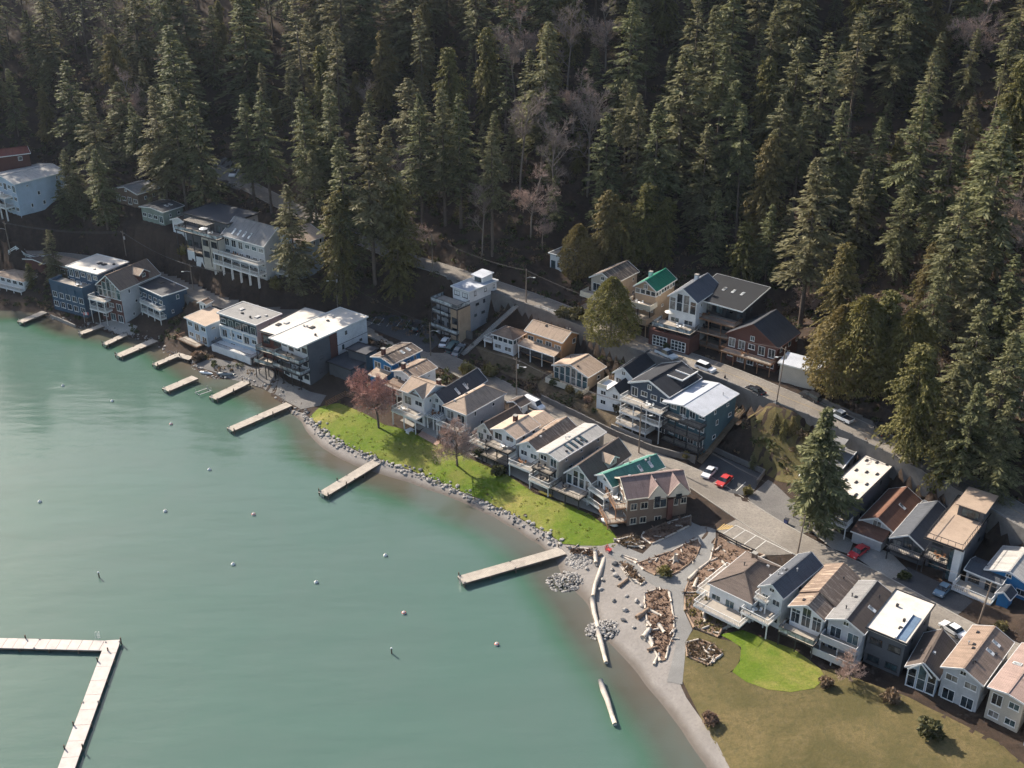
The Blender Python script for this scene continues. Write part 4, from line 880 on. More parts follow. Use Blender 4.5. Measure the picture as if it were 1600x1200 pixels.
for o, lb, z in PATIO:
    seen[lb] = seen.get(lb, 0) + 1
    tag(o, 'patio set on the %sbalcony of the %s' % (('upper ', 'lower ', 'lowest ')[seen[lb] - 1] if sum(1 for p in PATIO if p[1] == lb) > 1 else '', ' '.join(lb.split()[:7])), 'patio set')
# ------------------------------------------------------------------ trees
BARK = mat('bark', (.13, .10, .08), .9, .35, 2, 8); PALEBARK = mat('pale_bark', (.22, .18, .15), .9, .3, 2, 8)
TWIG = mat('grey_twigs', (.27, .21, .18), .9, .3, .5, 3); REDTWIG = mat('red_twigs', (.46, .25, .20), .9, .35, .3, 3); PINKTWIG = mat('pink_twigs', (.44, .31, .25), .9, .3, .3, 3)
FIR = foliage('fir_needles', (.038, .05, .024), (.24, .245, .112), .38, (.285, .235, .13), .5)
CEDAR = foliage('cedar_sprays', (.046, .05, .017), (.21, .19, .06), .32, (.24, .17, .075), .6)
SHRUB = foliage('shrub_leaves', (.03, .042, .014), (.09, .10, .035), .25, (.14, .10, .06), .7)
YEL = foliage('yellow_shrub', (.09, .085, .025), (.22, .19, .07), .25, (.2, .13, .06), .6)
def leaf_mesh(name, quads, tone, m):
    q = np.asarray(quads, dtype=np.float32); n = len(q)
    me = bpy.data.meshes.new(name); me.vertices.add(n * 4); me.vertices.foreach_set('co', q.reshape(-1))
    me.loops.add(n * 4); me.loops.foreach_set('vertex_index', np.arange(n * 4, dtype=np.int32))
    me.polygons.add(n); me.polygons.foreach_set('loop_start', np.arange(0, n * 4, 4, dtype=np.int32))
    try: me.polygons.foreach_set('loop_total', np.full(n, 4, dtype=np.int32))
    except Exception: pass
    a = me.attributes.new('tone', 'FLOAT', 'FACE'); a.data.foreach_set('value', np.asarray(tone, dtype=np.float32))
    me.materials.append(m); me.update(calc_edges=True); me.validate(); return me
def conifer_quads(seed, H, c0, R, kind='fir', step=.36, whorl=.56, per=6):
    r = np.random.RandomState(seed); Q = []; T = []
    z = c0 * H; lean = r.uniform(-.01, .01, 2); gaps = r.uniform(0, 6.28, 3)
    while z < H - .2:
        t = (H - z) / (H * (1 - c0))
        if kind == 'fir': sh = (t ** .72) * (1 - .38 * max(0, t - .72) / .28)
        else: sh = ((1 - (1 - t) ** 2) ** .5) * (1 - .3 * max(0, t - .75) / .25)
        nb = per + r.randint(-1, 2)
        for b in range(nb):
            az = r.uniform(0, 6.283); L = R * sh * (r.uniform(.55, 1.15) if kind == 'fir' else r.uniform(.7, 1.08)) * (1 + .26 * math.sin(az + gaps[0] + z * .12) + .2 * math.sin(z * .8 + gaps[1]) + .14 * math.sin(z * 2.3 + gaps[2] + 2 * az))
            if kind == 'fir' and r.rand() < .06 + .16 * t: continue
            L = max(L, .35)
            up = (.45 - .75 * t if kind == 'fir' else .5 - .9 * t) + r.uniform(-.12, .12)
            dr = (.25 + .25 * t) if kind == 'fir' else (.5 + .3 * t)
            ca, sa = math.cos(az), math.sin(az); n = max(3, int(L / step)); bt = r.uniform(-.18, .18)
            zz = z + r.uniform(-.25, .25)
            s = (np.arange(n) + r.rand(n)) / n; s = .12 + .88 * s
            rr = s * L; zc = zz + up * rr - dr * s * s * L * .5
            for k in range(n):
                cx, cy, cz = lean[0] * z + rr[k] * ca, lean[1] * z + rr[k] * sa, zc[k]
                for side in (-1, 1):
                    if kind == 'fir':
                        tl = (.45 + .9 * math.sin(math.pi * min(1, s[k] * .9))) * (.55 + .13 * L) * r.uniform(.6, 1.3); an = r.uniform(.5, 1.0) * side; dp = -r.uniform(.05, .5); wd = r.uniform(.12, .26)
                    else:
                        tl = r.uniform(.3, .85); an = r.uniform(.3, 1.3) * side; dp = -r.uniform(.2, 1.5); wd = r.uniform(.1, .22)
                    dx, dy = math.cos(az + an), math.sin(az + an)
                    nl = 1 / math.sqrt(1 + dp * dp); vx, vy, vz = dx * tl * nl, dy * tl * nl, dp * tl * nl
                    ti = r.uniform(-.9, .9); wx, wy, wz = -dy * wd * math.cos(ti), dx * wd * math.cos(ti), wd * math.sin(ti)
                    Q.append(((cx, cy, cz), (cx + .5 * vx + wx, cy + .5 * vy + wy, cz + .5 * vz + wz), (cx + vx, cy + vy, cz + vz), (cx + .5 * vx - wx, cy + .5 * vy - wy, cz + .5 * vz - wz)))
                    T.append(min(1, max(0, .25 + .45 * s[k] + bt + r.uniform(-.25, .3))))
        z += whorl * r.uniform(.6, 1.4) * (.6 + .4 * min(1, t * 2))
    return Q, T
def egg_quads(seed, H, R, n=9500):
    r = np.random.RandomState(seed); s = r.rand(n) ** .85; az = r.uniform(0, 6.283, n)
    pr = np.sin(np.pi * np.clip(.04 + .96 * s, 0, 1) ** .62) ** .72
    lump = 1 + .13 * np.sin(3 * az + 5 * s + seed) + .1 * np.sin(7 * az - 14 * s) + .07 * np.sin(31 * s + 2 * az)
    dep = np.where(r.rand(n) < .7, r.uniform(.84, 1.04, n), r.uniform(.3, .84, n)); rr = R * pr * lump * dep
    c = np.stack([rr * np.cos(az), rr * np.sin(az), H * (.05 + .95 * s)], 1)
    a2 = az + r.uniform(-.9, .9, n); dp = -r.uniform(.1, 1.5, n) + .9 * (s > .85); tl = r.uniform(.35, .95, n); nl = tl / np.sqrt(1 + dp * dp)
    v = np.stack([np.cos(a2) * nl, np.sin(a2) * nl, dp * nl], 1); w = np.cross(v, r.normal(size=(n, 3))); w *= (r.uniform(.1, .22, n) / (np.linalg.norm(w, axis=1) + 1e-6))[:, None]
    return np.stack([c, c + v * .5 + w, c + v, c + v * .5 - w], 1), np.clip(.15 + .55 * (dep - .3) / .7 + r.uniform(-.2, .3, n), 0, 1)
def conifer(seed, H, c0, R, kind='fir', m=FIR, **kw):
    Q, T = egg_quads(seed, H, R) if kind == 'egg' else conifer_quads(seed, H, c0, R, kind, **kw)
    cr = leaf_mesh('crown', Q, T, m); rnd = random.Random(seed)
    tb = MB(); rb_ = .011 * H + .08
    tb.tube([(0, 0, -1.5), (0, 0, .4), (0, 0, H * .35), (0, 0, H * .7), (0, 0, H * .985)], [rb_ * 1.35, rb_, rb_ * .75, rb_ * .4, .03], 7)
    for i in range(int(26 * c0)):                            # dead snags below the crown
        z = H * rnd.uniform(.08, c0 + .05); a = rnd.uniform(0, 6.28); L = rnd.uniform(.6, 2.2)
        tb.bar((0, 0, z), (math.cos(a) * L, math.sin(a) * L, z - .2 * L), .06)
    return cr, tb.mesh('trunk', BARK if kind == 'fir' else BARK, True), H
FIRS = [conifer(s, H, c0, R, per=pe) for s, H, c0, R, pe in ((1, 34, .18, 7.0, 6), (2, 36, .28, 6.2, 6), (3, 30, .14, 6.8, 6), (4, 38, .32, 7.2, 6), (5, 28, .1, 6.8, 6), (6, 33, .42, 5.0, 5), (7, 26, .06, 6.4, 6), (8, 35, .24, 5.8, 6), (9, 32, .3, 5.6, 3), (10, 23, .08, 7.0, 7), (11, 37, .48, 6.4, 5), (12, 30, .2, 5.0, 4))]
CEDS = [conifer(s, H, c0, R, 'cedar', CEDAR, whorl=wh, per=pe, step=.25) for s, H, c0, R, wh, pe in ( (22, 22, .08, 4.6, .40, 8), (23, 24, .1, 5.6, .40, 9), (24, 15, .04, 4.0, .42, 7))]
CEDS.insert(0, conifer(21, 20, .06, 6.6, 'egg', CEDAR))
def bare_mesh(seed, H, spread, m, twig, t0=.22, dens=1.0, levels=4, rad=.018):
    rnd = random.Random(seed); tb = MB(); tw = MB()
    def grow(p, d, L, r, lv):
        n = 3 if lv < 2 else 2; P = [p]; q = p; dd = d.copy()
        for i in range(n):
            dd = (dd + Vector((rnd.uniform(-.16, .16), rnd.uniform(-.16, .16), rnd.uniform(-.02, .14)))).normalized(); q = q + dd * (L / n); P.append(q)
        rs = [r * (1 - .55 * i / n) for i in range(n + 1)]
        (tb if lv < 3 else tw).tube(P, rs, 6 if lv == 0 else (4 if lv < 3 else 3), cap=False)
        if lv >= levels: return
        nb = int({0: 9, 1: 6, 2: 6, 3: 5}[lv] * dens)
        for i in range(nb):
            t = rnd.uniform(t0 if lv == 0 else .2, 1); j = min(n - 1, int(t * n)); a = P[j].lerp(P[j + 1], t * n - j)
            az = rnd.uniform(0, 6.283) if lv else 6.283 * i / nb + rnd.uniform(-.4, .4)
            side = dd.orthogonal().normalized(); side.rotate(Matrix.Rotation(az, 3, dd))
            nd = (dd * rnd.uniform(.35, .9) + side * spread * rnd.uniform(.6, 1.1) + Vector((0, 0, .25))).normalized()
            grow(a, nd, L * (rnd.uniform(.42, .62) if lv else rnd.uniform(.38, .58) * (1 if rad > .015 else .62)) * (1.15 - .35 * t), max(.024, r * (.45 if lv else .42)), lv + 1)
    grow(Vector((0, 0, -.5)), Vector((0, 0, 1)), H * (.72 if rad > .015 else .9), rad * H + .05, 0)
    return tw.mesh('crown', twig, False), tb.mesh('trunk', m, True), H
BARES = [bare_mesh(31, 15, 1.35, BARK, REDTWIG, .26, 1.7), bare_mesh(32, 15, 1.3, BARK, PINKTWIG, .28, 1.5), bare_mesh(33, 22, .95, PALEBARK, TWIG, .42, 1.15, 4, .011), bare_mesh(34, 20, 1.1, PALEBARK, PINKTWIG, .35, 1.2, 4, .011), bare_mesh(35, 24, .85, PALEBARK, TWIG, .55, 1.1, 4, .010), bare_mesh(36, 9, 1.1, BARK, PINKTWIG, .08, 1.3)]
trnd = random.Random(77)
def tree(var, p, h, label, group=None, name='fir_tree', lean=(0, 0), wide=1.0):
    cr, tk, H0 = var; s = h / H0
    o = empty(name, p, trnd.uniform(0, 6.28)); o.rotation_euler = (lean[0], lean[1], o.rotation_euler[2]); o.scale = (s * wide, s * wide, s)
    link('trunk', tk, o); link('crown', cr, o)
    return tag(o, label, 'tree', group)
def free(x, y, dh=4.0, dr=4.5):
    for h in HOUSES:
        c, s_ = math.cos(h['ang']), math.sin(h['ang']); dx, dy = x - h['o'].x, y - h['o'].y; ly = dx * c + dy * s_; lx = dx * s_ - dy * c
        if -dh - 2 < lx < h['W'] + dh + 2 and -dh - 4 < ly < h['D'] + dh: return False
    for nm, D in RD.items():
        for p in D[::2]:
            if (p.x - x) ** 2 + (p.y - y) ** 2 < (dr + 3) ** 2: return False
    return True
PLACED = []
# trees that can be picked out: top of the crown in the photo, height, kind, label
PICK = [
 (137, 148, 32, 'f0', 'tall spreading fir right of the pale blue hillside house'), (160, 231, 23, 'f6', 'bushy fir above the shoreline power lines, left of the grey roofed cottage'), (130, 246, 19, 'f2', 'thin rust-tinged fir left of the bushy one beside the grey roofed cottage'), (90, 283, 13, 'f4', 'small fir next to the wall of the pale blue hillside house'), (100, 236, 20, 'f4', 'fir touching the roof edge of the pale blue hillside house'),
 (204, 161, 25, 'f5', 'slim fir behind the grey roofed cottage'), (237, 138, 35, 'f0', 'leftmost of the three tall firs above the dark modern house'), (266, 134, 36, 'f3', 'middle of the three tall firs above the dark modern house'), (300, 150, 34, 'f2', 'rightmost of the three tall firs above the dark modern house'),
 (406, 146, 34, 'f1', 'tall fir beside the cars parked on the hillside'), (380, 150, 32, 'f7', 'fir left of the tall one beside the hillside cars'), (486, 236, 25, 'f2', 'fir standing right behind the house with the sunlit tan roof'), (446, 290, 20, 'f4', 'narrow fir in front of the two pale grey balcony houses'), (586, 176, 33, 'f3', 'tall fir above the slope left of the white-topped modern house'), (556, 214, 30, 'f0', 'broad fir left of the tall one above the car park slope'), (612, 196, 30, 'f7', 'fir right of the tall one above the car park slope'), (629, 288, 25, 'c1', 'dusty olive conifer directly above the car park'), (538, 300, 20, 'c1', 'olive conifer right of the house with the sunlit tan roof'),
 (653, 150, 36, 'f1', 'tall fir with rusty flank in the middle of the forest edge'), (690, 142, 37, 'f3', 'tall fir behind the grey and timber modern house'), (716, 150, 36, 'f7', 'fir with pale drooping branches behind the grey and timber modern house'), (768, 207, 33, 'f5', 'pointed slender conifer behind the grey and timber modern house'), (512, 140, 36, 'f0', 'tall fir above the house with the sunlit tan roof'), (470, 146, 36, 'f3', 'tall fir up the slope from the four skylight house'),
 (1030, 164, 36, 'f0', 'large pale fir above the green roofed house'), (950, 178, 32, 'f2', 'soft grey-green fir above the rust-streaked roof'), (1000, 150, 34, 'f7', 'fir left behind the large pale fir'), (1106, 197, 29, 'f4', 'fir with layered boughs above the black modern house'), (1121, 297, 20, 'f6', 'small fir close behind the slate blue roof'), (1166, 347, 16, 'c3', 'narrow olive cedar behind the black modern house'),
 (905, 352, 14.5, 'c0', 'round olive cedar beside the small modern white house'), (953, 300, 22, 'c1', 'tall olive cedar behind the rust-streaked roof'), (1012, 290, 21, 'c2', 'shaggy cedar behind the green roofed house'), (975, 318, 17, 'c3', 'drooping cedar with a bare top behind the rust-streaked roof'), (1045, 310, 17, 'c1', 'cedar between the green roof and the layered fir'),
 (1322, 160, 33, 'f0', 'big sunlit fir with a pale trunk above the red-brown house'), (1258, 166, 31, 'f5', 'thin fir with dead lower branches above the red-brown house'), (1225, 150, 33, 'f1', 'fir left of the thin one with dead branches'), (1378, 186, 30, 'f7', 'fir right of the big sunlit one on the right slope'), (1448, 148, 36, 'f3', 'tallest fir of the right slope'), (1495, 205, 28, 'f4', 'yellowish fir right of the tallest on the right slope'), (1576, 196, 36, 'f6', 'huge broad fir at the right edge of the forest'),
 (1352, 266, 24, 'f2', 'fir with sagging pale boughs in the middle of the right slope'), (1419, 290, 23, 'f0', 'even conical fir right of the one with sagging boughs'), (1237, 317, 18, 'f5', 'slim fir with a bare lower trunk above the red-brown house'), (1297, 377, 15, 'f6', 'small open fir above the beige garage'), (1545, 377, 21, 'f6', 'bright green fir in front of the huge broad fir'), (1592, 400, 20, 'f4', 'fir cut by the right picture edge below the huge broad fir'), (1208, 320, 20, 'f2', 'fir left of the slim bare-trunked one'), (1510, 300, 30, 'f2', 'dark fir left of the huge broad fir'),
 (1322, 480, 20, 'c0', 'leftmost of the olive trees beside the beige garage'), (1356, 466, 22, 'c0', 'tallest of the olive trees beside the beige garage'), (1394, 456, 22, 'c2', 'olive tree behind the white pickup'), (1430, 488, 19, 'c0', 'rightmost of the olive trees above the pickup'), (1446, 540, 24, 'c2', 'big cedar standing over the upper street bend'), (1500, 572, 20, 'f4', 'fir right of the big cedar over the street bend'), (1540, 470, 28, 'f0', 'tall fir behind the black box house'), (1586, 520, 28, 'f2', 'tall fir at the right picture edge above the black box house'), (1470, 425, 22, 'f3', 'fir above the olive trees on the right'), (1582, 628, 20, 'f4', 'fir at the right edge next to the black box house'), (1530, 600, 22, 'f2', 'drooping fir up the slope from the black box house'), (1490, 640, 15, 'c3', 'small cedar beside the black box house roof'),
 (958, 436, 16.5, 'c0', 'large egg-shaped cedar on the bank above the tan bungalow'), (86, 358, 12, 'f6', 'rusty young fir beside the low tan roof at the shore road'), (42, 412, 7, 'c3', 'small dark cedar beside the white cottage at the left edge'),
 (1213, 646, 4.2, 'c3', 'left one of three young cedars on the vacant slope'), (1226, 655, 4.4, 'c3', 'middle one of three young cedars on the vacant slope'), (1240, 650, 4.2, 'c3', 'right one of three young cedars on the vacant slope'), (1178, 706, 4.2, 'f4', 'young dark spruce behind the parking wall')]
BASE = {'narrow fir in front of the two pale grey balcony houses': (464, 452), 'tall fir above the slope left of the white-topped modern house': (586, 442), 'broad fir left of the tall one above the car park slope': (546, 440), 'dusty olive conifer directly above the car park': (625, 458), 'olive conifer right of the house with the sunlit tan roof': (538, 452), 'fir right of the tall one above the car park slope': (612, 425), 'bushy fir above the shoreline power lines, left of the grey roofed cottage': (168, 352), 'thin rust-tinged fir left of the bushy one beside the grey roofed cottage': (132, 345), 'rusty young fir beside the low tan roof at the shore road': (90, 436)}
for px, py, h, kd, lb in PICK:
    v = (FIRS if kd[0] == 'f' else CEDS)[int(kd[1])]
    p = G(px, py, h * .985)
    if lb in BASE:
        p = G(*BASE[lb]); h = 3.0
        while proj(p.x, p.y, p.z + h)[1] > py and h < 45: h += .25
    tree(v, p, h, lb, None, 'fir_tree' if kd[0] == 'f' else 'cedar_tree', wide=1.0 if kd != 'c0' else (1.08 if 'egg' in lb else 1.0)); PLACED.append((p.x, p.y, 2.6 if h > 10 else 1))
p = G(1266, 832)                                            # the fir between the streets: stands on the gravel
tree(conifer(41, 25, .14, 6.0, whorl=.38, per=8, step=.3), p, 26.5, 'lone tall fir with two bare trunks at the gravel driveway', None, 'fir_tree'); PLACED.append((p.x, p.y, 4))
BPICK = [(592, 563, 14.6, 0, 'bare tree with reddish twigs on the lake lawn', (592, 669)), (722, 652, 12.2, 1, 'smaller bare pinkish tree on the lake lawn', (715, 728)), (1328, 1020, 6, 5, 'bare pinkish bush below the two-balcony house', (1328, 1062)),
         (868, 208, 25, 2, 'pale bare tree above the small modern white house', None), (830, 262, 20, 3, 'bushy bare tree left of the small modern white house', None), (812, 158, 28, 4, 'bare tree with straight grey trunk deep in the forest', None), (922, 160, 27, 2, 'bare tree beside the soft grey-green fir', None), (1478, 436, 11, 5, 'red-brown bare thicket tree above the olive trees', None), (1262, 430, 10, 5, 'bare reddish bush tree above the red-brown house', None), (848, 330, 11, 3, 'small bare tree above the utility pole on the upper street', None), (650, 330, 15, 3, 'bare grey tree entangled with the dusty olive conifer', None), (752, 300, 18, 2, 'bare grey tree below the pointed slender conifer', None)]
for px, py, h, i, lb, base in BPICK:
    p = G(*base) if base else G(px, py, h * .95)
    tree(BARES[i], p, h, lb, None, 'bare_tree'); PLACED.append((p.x, p.y, 2))
# the rest of the forest
tl = [(-150, 250), (-40, 246), (60, 246), (180, 258), (300, 258), (345, 250), (420, 300), (520, 345), (600, 390), (680, 405), (760, 415), (840, 392), (900, 380), (1000, 425), (1120, 440), (1215, 478), (1290, 560), (1350, 612), (1420, 652), (1500, 712), (1600, 782), (1760, 880)]
TL = [G(*q) for q in tl]; TL = [Vector((-400, TL[0].y + 40, 0))] + TL + [Vector((400, TL[-1].y - 60, 0))]
def behind(x, y):
    for a, b in zip(TL, TL[1:]):
        if a.x <= x <= b.x: return y > a.y + (b.y - a.y) * (x - a.x) / (b.x - a.x) + 1.5
    return False
cand = []
r_ = random.Random(5); tries = 0
while tries < 15000:
    tries += 1
    x, y = r_.uniform(-222, 216), r_.uniform(110, 500)
    if not behind(x, y): continue
    z = gz(x, y); ux, uy, s = proj(x, y, z + 15)
    if ux < -520 or ux > 1760 or uy < -160: continue
    dmin = 8.2
    if any((x - a) ** 2 + (y - b) ** 2 < (dmin if c > 2 else 3) ** 2 for a, b, c in PLACED): continue
    if not free(x, y): continue
    if not behind(x - 9, y - 14) and r_.random() < .5: PLACED.append((x, y, 3)); continue
    PLACED.append((x, y, 3)); cand.append((s, x, y, z, ux, uy))
inview = sorted([c for c in cand if -60 < c[4] < 1660], reverse=True)
NIND = 225
def zone(ux): return ('pale blue hillside house', 'dark modern house with the roof terrace', 'house with the sunlit tan roof', 'grey and timber modern house', 'green roofed house', 'black modern house', 'olive trees by the beige garage', 'black box house')[min(7, max(0, int(ux / 200)))]
far_q = []; far_t = []; far_tr = MB()
LOW = [conifer_quads(60 + i, 32, .36, 6.0, step=.8, whorl=1.2, per=5) for i in range(3)]
LOW = [(np.array([[[v_[0] * 1.0, v_[1], v_[2]] for v_ in q] for q in Q]), T) for Q, T in LOW]
ANCH = [(1030, 240, 'large pale fir above the green roof'), (1106, 250, 'layered fir above the black house'), (1322, 230, 'big sunlit fir of the right slope'), (1448, 230, 'tallest fir of the right slope'), (1576, 290, 'huge fir at the right edge'), (1352, 330, 'fir with sagging pale boughs'), (1386, 520, 'olive trees by the garage'), (768, 290, 'pointed slender conifer'), (690, 220, 'tall fir behind the grey modern house'), (586, 260, 'tall fir above the car park slope'), (486, 300, 'fir behind the sunlit tan roof'), (406, 220, 'tall fir beside the hillside cars'), (266, 210, 'three firs above the dark modern house'), (137, 220, 'spreading fir by the pale blue house'), (868, 270, 'pale bare tree in the centre'), (950, 250, 'grey-green fir above the rust-streaked roof'), (1540, 540, 'tall fir behind the black box house'), (1237, 370, 'slim bare-trunked fir')]
ORD = ['nearest', 'second', 'third', 'fourth', 'fifth', 'sixth', 'seventh', 'eighth', 'ninth', 'tenth', 'eleventh', 'twelfth', 'thirteenth', 'fourteenth', 'fifteenth', 'sixteenth']; NLAB = []
def forest_label(o, kind, h, x, y, z):
    ux, uy, s = proj(x, y, z + h * .55); d2, (ax_, ay_, tx) = min(((ux - q[0]) ** 2 + (uy - q[1]) ** 2, q) for q in ANCH)
    dx, dy = ux - ax_, uy - ay_; rel = ('left of' if dx < 0 else 'right of') if abs(dx) > abs(dy) else ('uphill behind' if dy < 0 else 'downhill of')
    NLAB.append((d2, o, '%s %s' % ('towering' if h > 34 else 'tall' if h > 27 else 'mid-sized' if h > 19 else 'small', kind), '%s the %s' % (rel, tx)))
chosen = set(id(c) for c in inview[:NIND])
for c in cand:
    s, x, y, z, ux, uy = c; h = r_.uniform(27, 41) if r_.random() < .6 else r_.uniform(13, 27)
    if id(c) in chosen:
        kd = r_.random()
        if 780 < ux < 950 and kd < .32 or kd < .06: o = tree(BARES[r_.choice((2, 3, 4))], (x, y, z), min(h, 24), 'bare leafless forest tree above the %s' % zone(ux), 'bare trees in the forest above the %s' % zone(ux), 'bare_tree')
        elif kd > .82: o = tree(r_.choice(CEDS[1:3]), (x, y, z), h * .75, 'olive forest cedar above the %s' % zone(ux), 'cedars in the forest above the %s' % zone(ux), 'cedar_tree', wide=.8)
        else: o = tree(r_.choice(FIRS), (x, y, z), h, 'dark fir in the closed forest above the %s' % zone(ux), 'forest firs above the %s' % zone(ux), 'fir_tree', (r_.uniform(-.04, .04), r_.uniform(-.04, .04)), r_.uniform(.8, 1.25))
        forest_label(o, {'bare_tree': 'bare tree', 'cedar_tree': 'olive cedar', 'fir_tree': 'forest fir'}[o.name.split('.')[0]], h, x, y, z)
    else:
        Q, T = r_.choice(LOW); a = r_.uniform(0, 6.28); k = h / 32; ca, sa = math.cos(a) * k, math.sin(a) * k
        Q2 = np.empty_like(Q); Q2[..., 0] = Q[..., 0] * ca - Q[..., 1] * sa + x; Q2[..., 1] = Q[..., 0] * sa + Q[..., 1] * ca + y; Q2[..., 2] = Q[..., 2] * k + z
        far_q.append(Q2); far_t += T; far_tr.tube([(x, y, z - 1), (x, y, z + h * .95)], [.4, .05], 5, cap=False)
if far_q:
    fw = empty('far_forest'); tag(fw, 'mass of dark firs high on the slope at the back', 'forest', kind='stuff')
    link('crowns', leaf_mesh('crowns', np.concatenate(far_q), far_t, FIR), fw)['kind'] = 'stuff'; far_tr.build('trunks', BARK, fw)['kind'] = 'stuff'
cnt_ = {}
for d2, o, a, b in sorted(NLAB, key=lambda t: t[0]):
    i = cnt_.get((a, b), 0); cnt_[(a, b)] = i + 1; o['label'] = '%s %s %s' % (ORD[min(i, 15)], a, b)
# young trees under the old ones
yq = []; yt = []
for i in range(2600):
    x, y = r_.uniform(-190, 190), r_.uniform(150, 420)
    if not behind(x, y): continue
    z = gz(x, y); ux, uy, s = proj(x, y, z)
    if not (-40 < ux < 1640 and uy > -60) or not free(x, y): continue
    Q, T = r_.choice(LOW); k = r_.uniform(2.5, 9) / 32; Q2 = Q[::4] * np.array((k * 1.5, k * 1.5, k)) ; Q2 = (Q2 - Q2.mean(1, keepdims=True)) * 2.6 + Q2.mean(1, keepdims=True) + np.array((x, y, z - 8 * k)); yq.append(Q2); yt += list(T[::4])
    if len(yq) > 420: break
o = link('young_conifers', leaf_mesh('young_conifers', np.concatenate(yq), yt, CEDAR)); tag(o, 'young cedars and firs crowding the forest floor', 'saplings', kind='stuff')
print('FOREST', len(cand), 'in view', len(inview), 'low', len(far_q), 'quads', sum(len(q) for q in far_q))
# undergrowth: nobody could count it
def clumps(name, label, spots, m, leaf=.35, n=26):
    r = np.random.RandomState(9); S = np.array(spots); k = (n * (.6 + S[:, 3] * .6)).astype(int); P = np.repeat(S, k, axis=0); N = len(P)
    a = r.uniform(0, 6.283, N); d = P[:, 3] * np.sqrt(r.rand(N)); zz = P[:, 2] + P[:, 4] * r.rand(N) * (1 - .6 * d / P[:, 3])
    c = np.stack([P[:, 0] + d * np.cos(a), P[:, 1] + d * np.sin(a), zz], 1)
    v = r.normal(size=(N, 3)); v /= np.linalg.norm(v, axis=1, keepdims=True); w = np.cross(v, r.normal(size=(N, 3))); w /= np.linalg.norm(w, axis=1, keepdims=True) + 1e-6; s = (leaf * r.uniform(.6, 1.5, N))[:, None]
    Q = np.stack([c - v * s, c + w * s * .45, c + v * s, c - w * s * .45], 1); T = r.rand(N)
    o = link(name, leaf_mesh(name, Q, T, m)); tag(o, label, 'undergrowth', kind='stuff'); return o
sp = []; sp2 = []
for i in range(15000):
    x, y = r_.uniform(-190, 160), r_.uniform(150, 400); z = gz(x, y)
    if z < 6.2: continue
    ux, uy, s = proj(x, y, z)
    if not (-40 < ux < 1640 and uy > 60): continue
    if not free(x, y, .3, .6): continue
    (sp if r_.random() < .62 else sp2).append((x, y, z, r_.uniform(.5, 1.6), r_.uniform(.4, 1.8)))
for i in range(5000):
    x, y = r_.uniform(-175, -58), r_.uniform(200, 320); z = gz(x, y)
    if .7 < z < 6.2 and free(x, y, .2, .6): (sp if r_.random() < .5 else sp2).insert(0, (x, y, z, r_.uniform(.4, 1.2), r_.uniform(.3, 1.3)))
clumps('green_undergrowth', 'low dark green salal and fern covering the wooded slopes', sp[:4800], SHRUB)
BRACK = foliage('bracken', (.10, .066, .05), (.26, .165, .12), .25, (.2, .16, .08), .5)
clumps('brown_bracken', 'dry brown bracken and brambles covering the wooded slopes', sp2[:4400], BRACK, .3)
# ------------------------------------------------------------------ yards, lawn, beach
drape('parking_lot', [(556, 503), (602, 490), (668, 503), (690, 536), (668, 552), (600, 522)], ASPH2, .05)
drape('parking_bay', [(1088, 737), (1114, 707), (1194, 743), (1172, 776), (1140, 770)], ASPH2, .05)
drape('parking_strip', [(1118, 828), (1150, 812), (1210, 848), (1238, 866), (1196, 868), (1150, 850)], ASPH, .05)
drape('gravel_yard', [(1168, 778), (1200, 750), (1238, 782), (1272, 800), (1290, 822), (1246, 836), (1206, 818)], GRAV, .06)
drape('driveway', [(1262, 826), (1276, 812), (1334, 846), (1326, 866), (1300, 858)], CONC, .07)
drape('driveway', [(1330, 866), (1348, 848), (1392, 864), (1420, 892), (1392, 908)], CONC, .07)
drape('driveway', [(1392, 906), (1418, 886), (1480, 916), (1520, 940), (1490, 966)], ASPH2, .07)
drape('vacant_slope', [(1168, 652), (1212, 636), (1262, 660), (1292, 690), (1262, 760), (1214, 752), (1176, 712)], DRYG, .07)
drape('terraced_yard', [(836, 588), (866, 580), (920, 604), (934, 630), (984, 660), (990, 690), (940, 668), (880, 640), (846, 622)], DIRT, .07)
drape('hillside_yard', [(330, 250), (352, 246), (396, 268), (404, 286), (372, 298), (340, 284)], GRAV, .06)
lawn = drape('lawn', [(484, 652), (500, 636), (528, 630), (560, 642), (600, 664), (650, 676), (700, 700), (745, 722), (792, 742), (836, 772), (884, 788), (925, 806), (958, 832), (966, 846), (940, 853), (905, 853), (880, 850), (858, 834), (820, 814), (772, 790), (735, 774), (690, 754), (650, 738), (600, 720), (560, 705), (530, 690), (505, 674)], LAWN, .07)
drape('grass_bank', [(1060, 1050), (1118, 1052), (1180, 1050), (1300, 1046), (1420, 1090), (1560, 1160), (1640, 1230), (1560, 1290), (1230, 1290), (1150, 1215), (1104, 1140)], DRYG, .05)
drape('lawn', [(1124, 992), (1160, 985), (1200, 1000), (1240, 1015), (1262, 1030), (1282, 1046), (1290, 1060), (1272, 1076), (1236, 1082), (1200, 1078), (1166, 1066), (1144, 1050), (1156, 1034), (1158, 1012), (1140, 1000)], LAWN, .09)
drape('beach', [(452, 640), (474, 646), (486, 656), (505, 675), (530, 691), (560, 706), (600, 721), (650, 739), (690, 755), (735, 775), (772, 791), (820, 815), (858, 835), (880, 851), (905, 854), (900, 866), (872, 880), (848, 856), (806, 832), (770, 810), (732, 790), (688, 774), (640, 756), (588, 742), (546, 730), (508, 710), (480, 686), (462, 662)], SAND, .04)
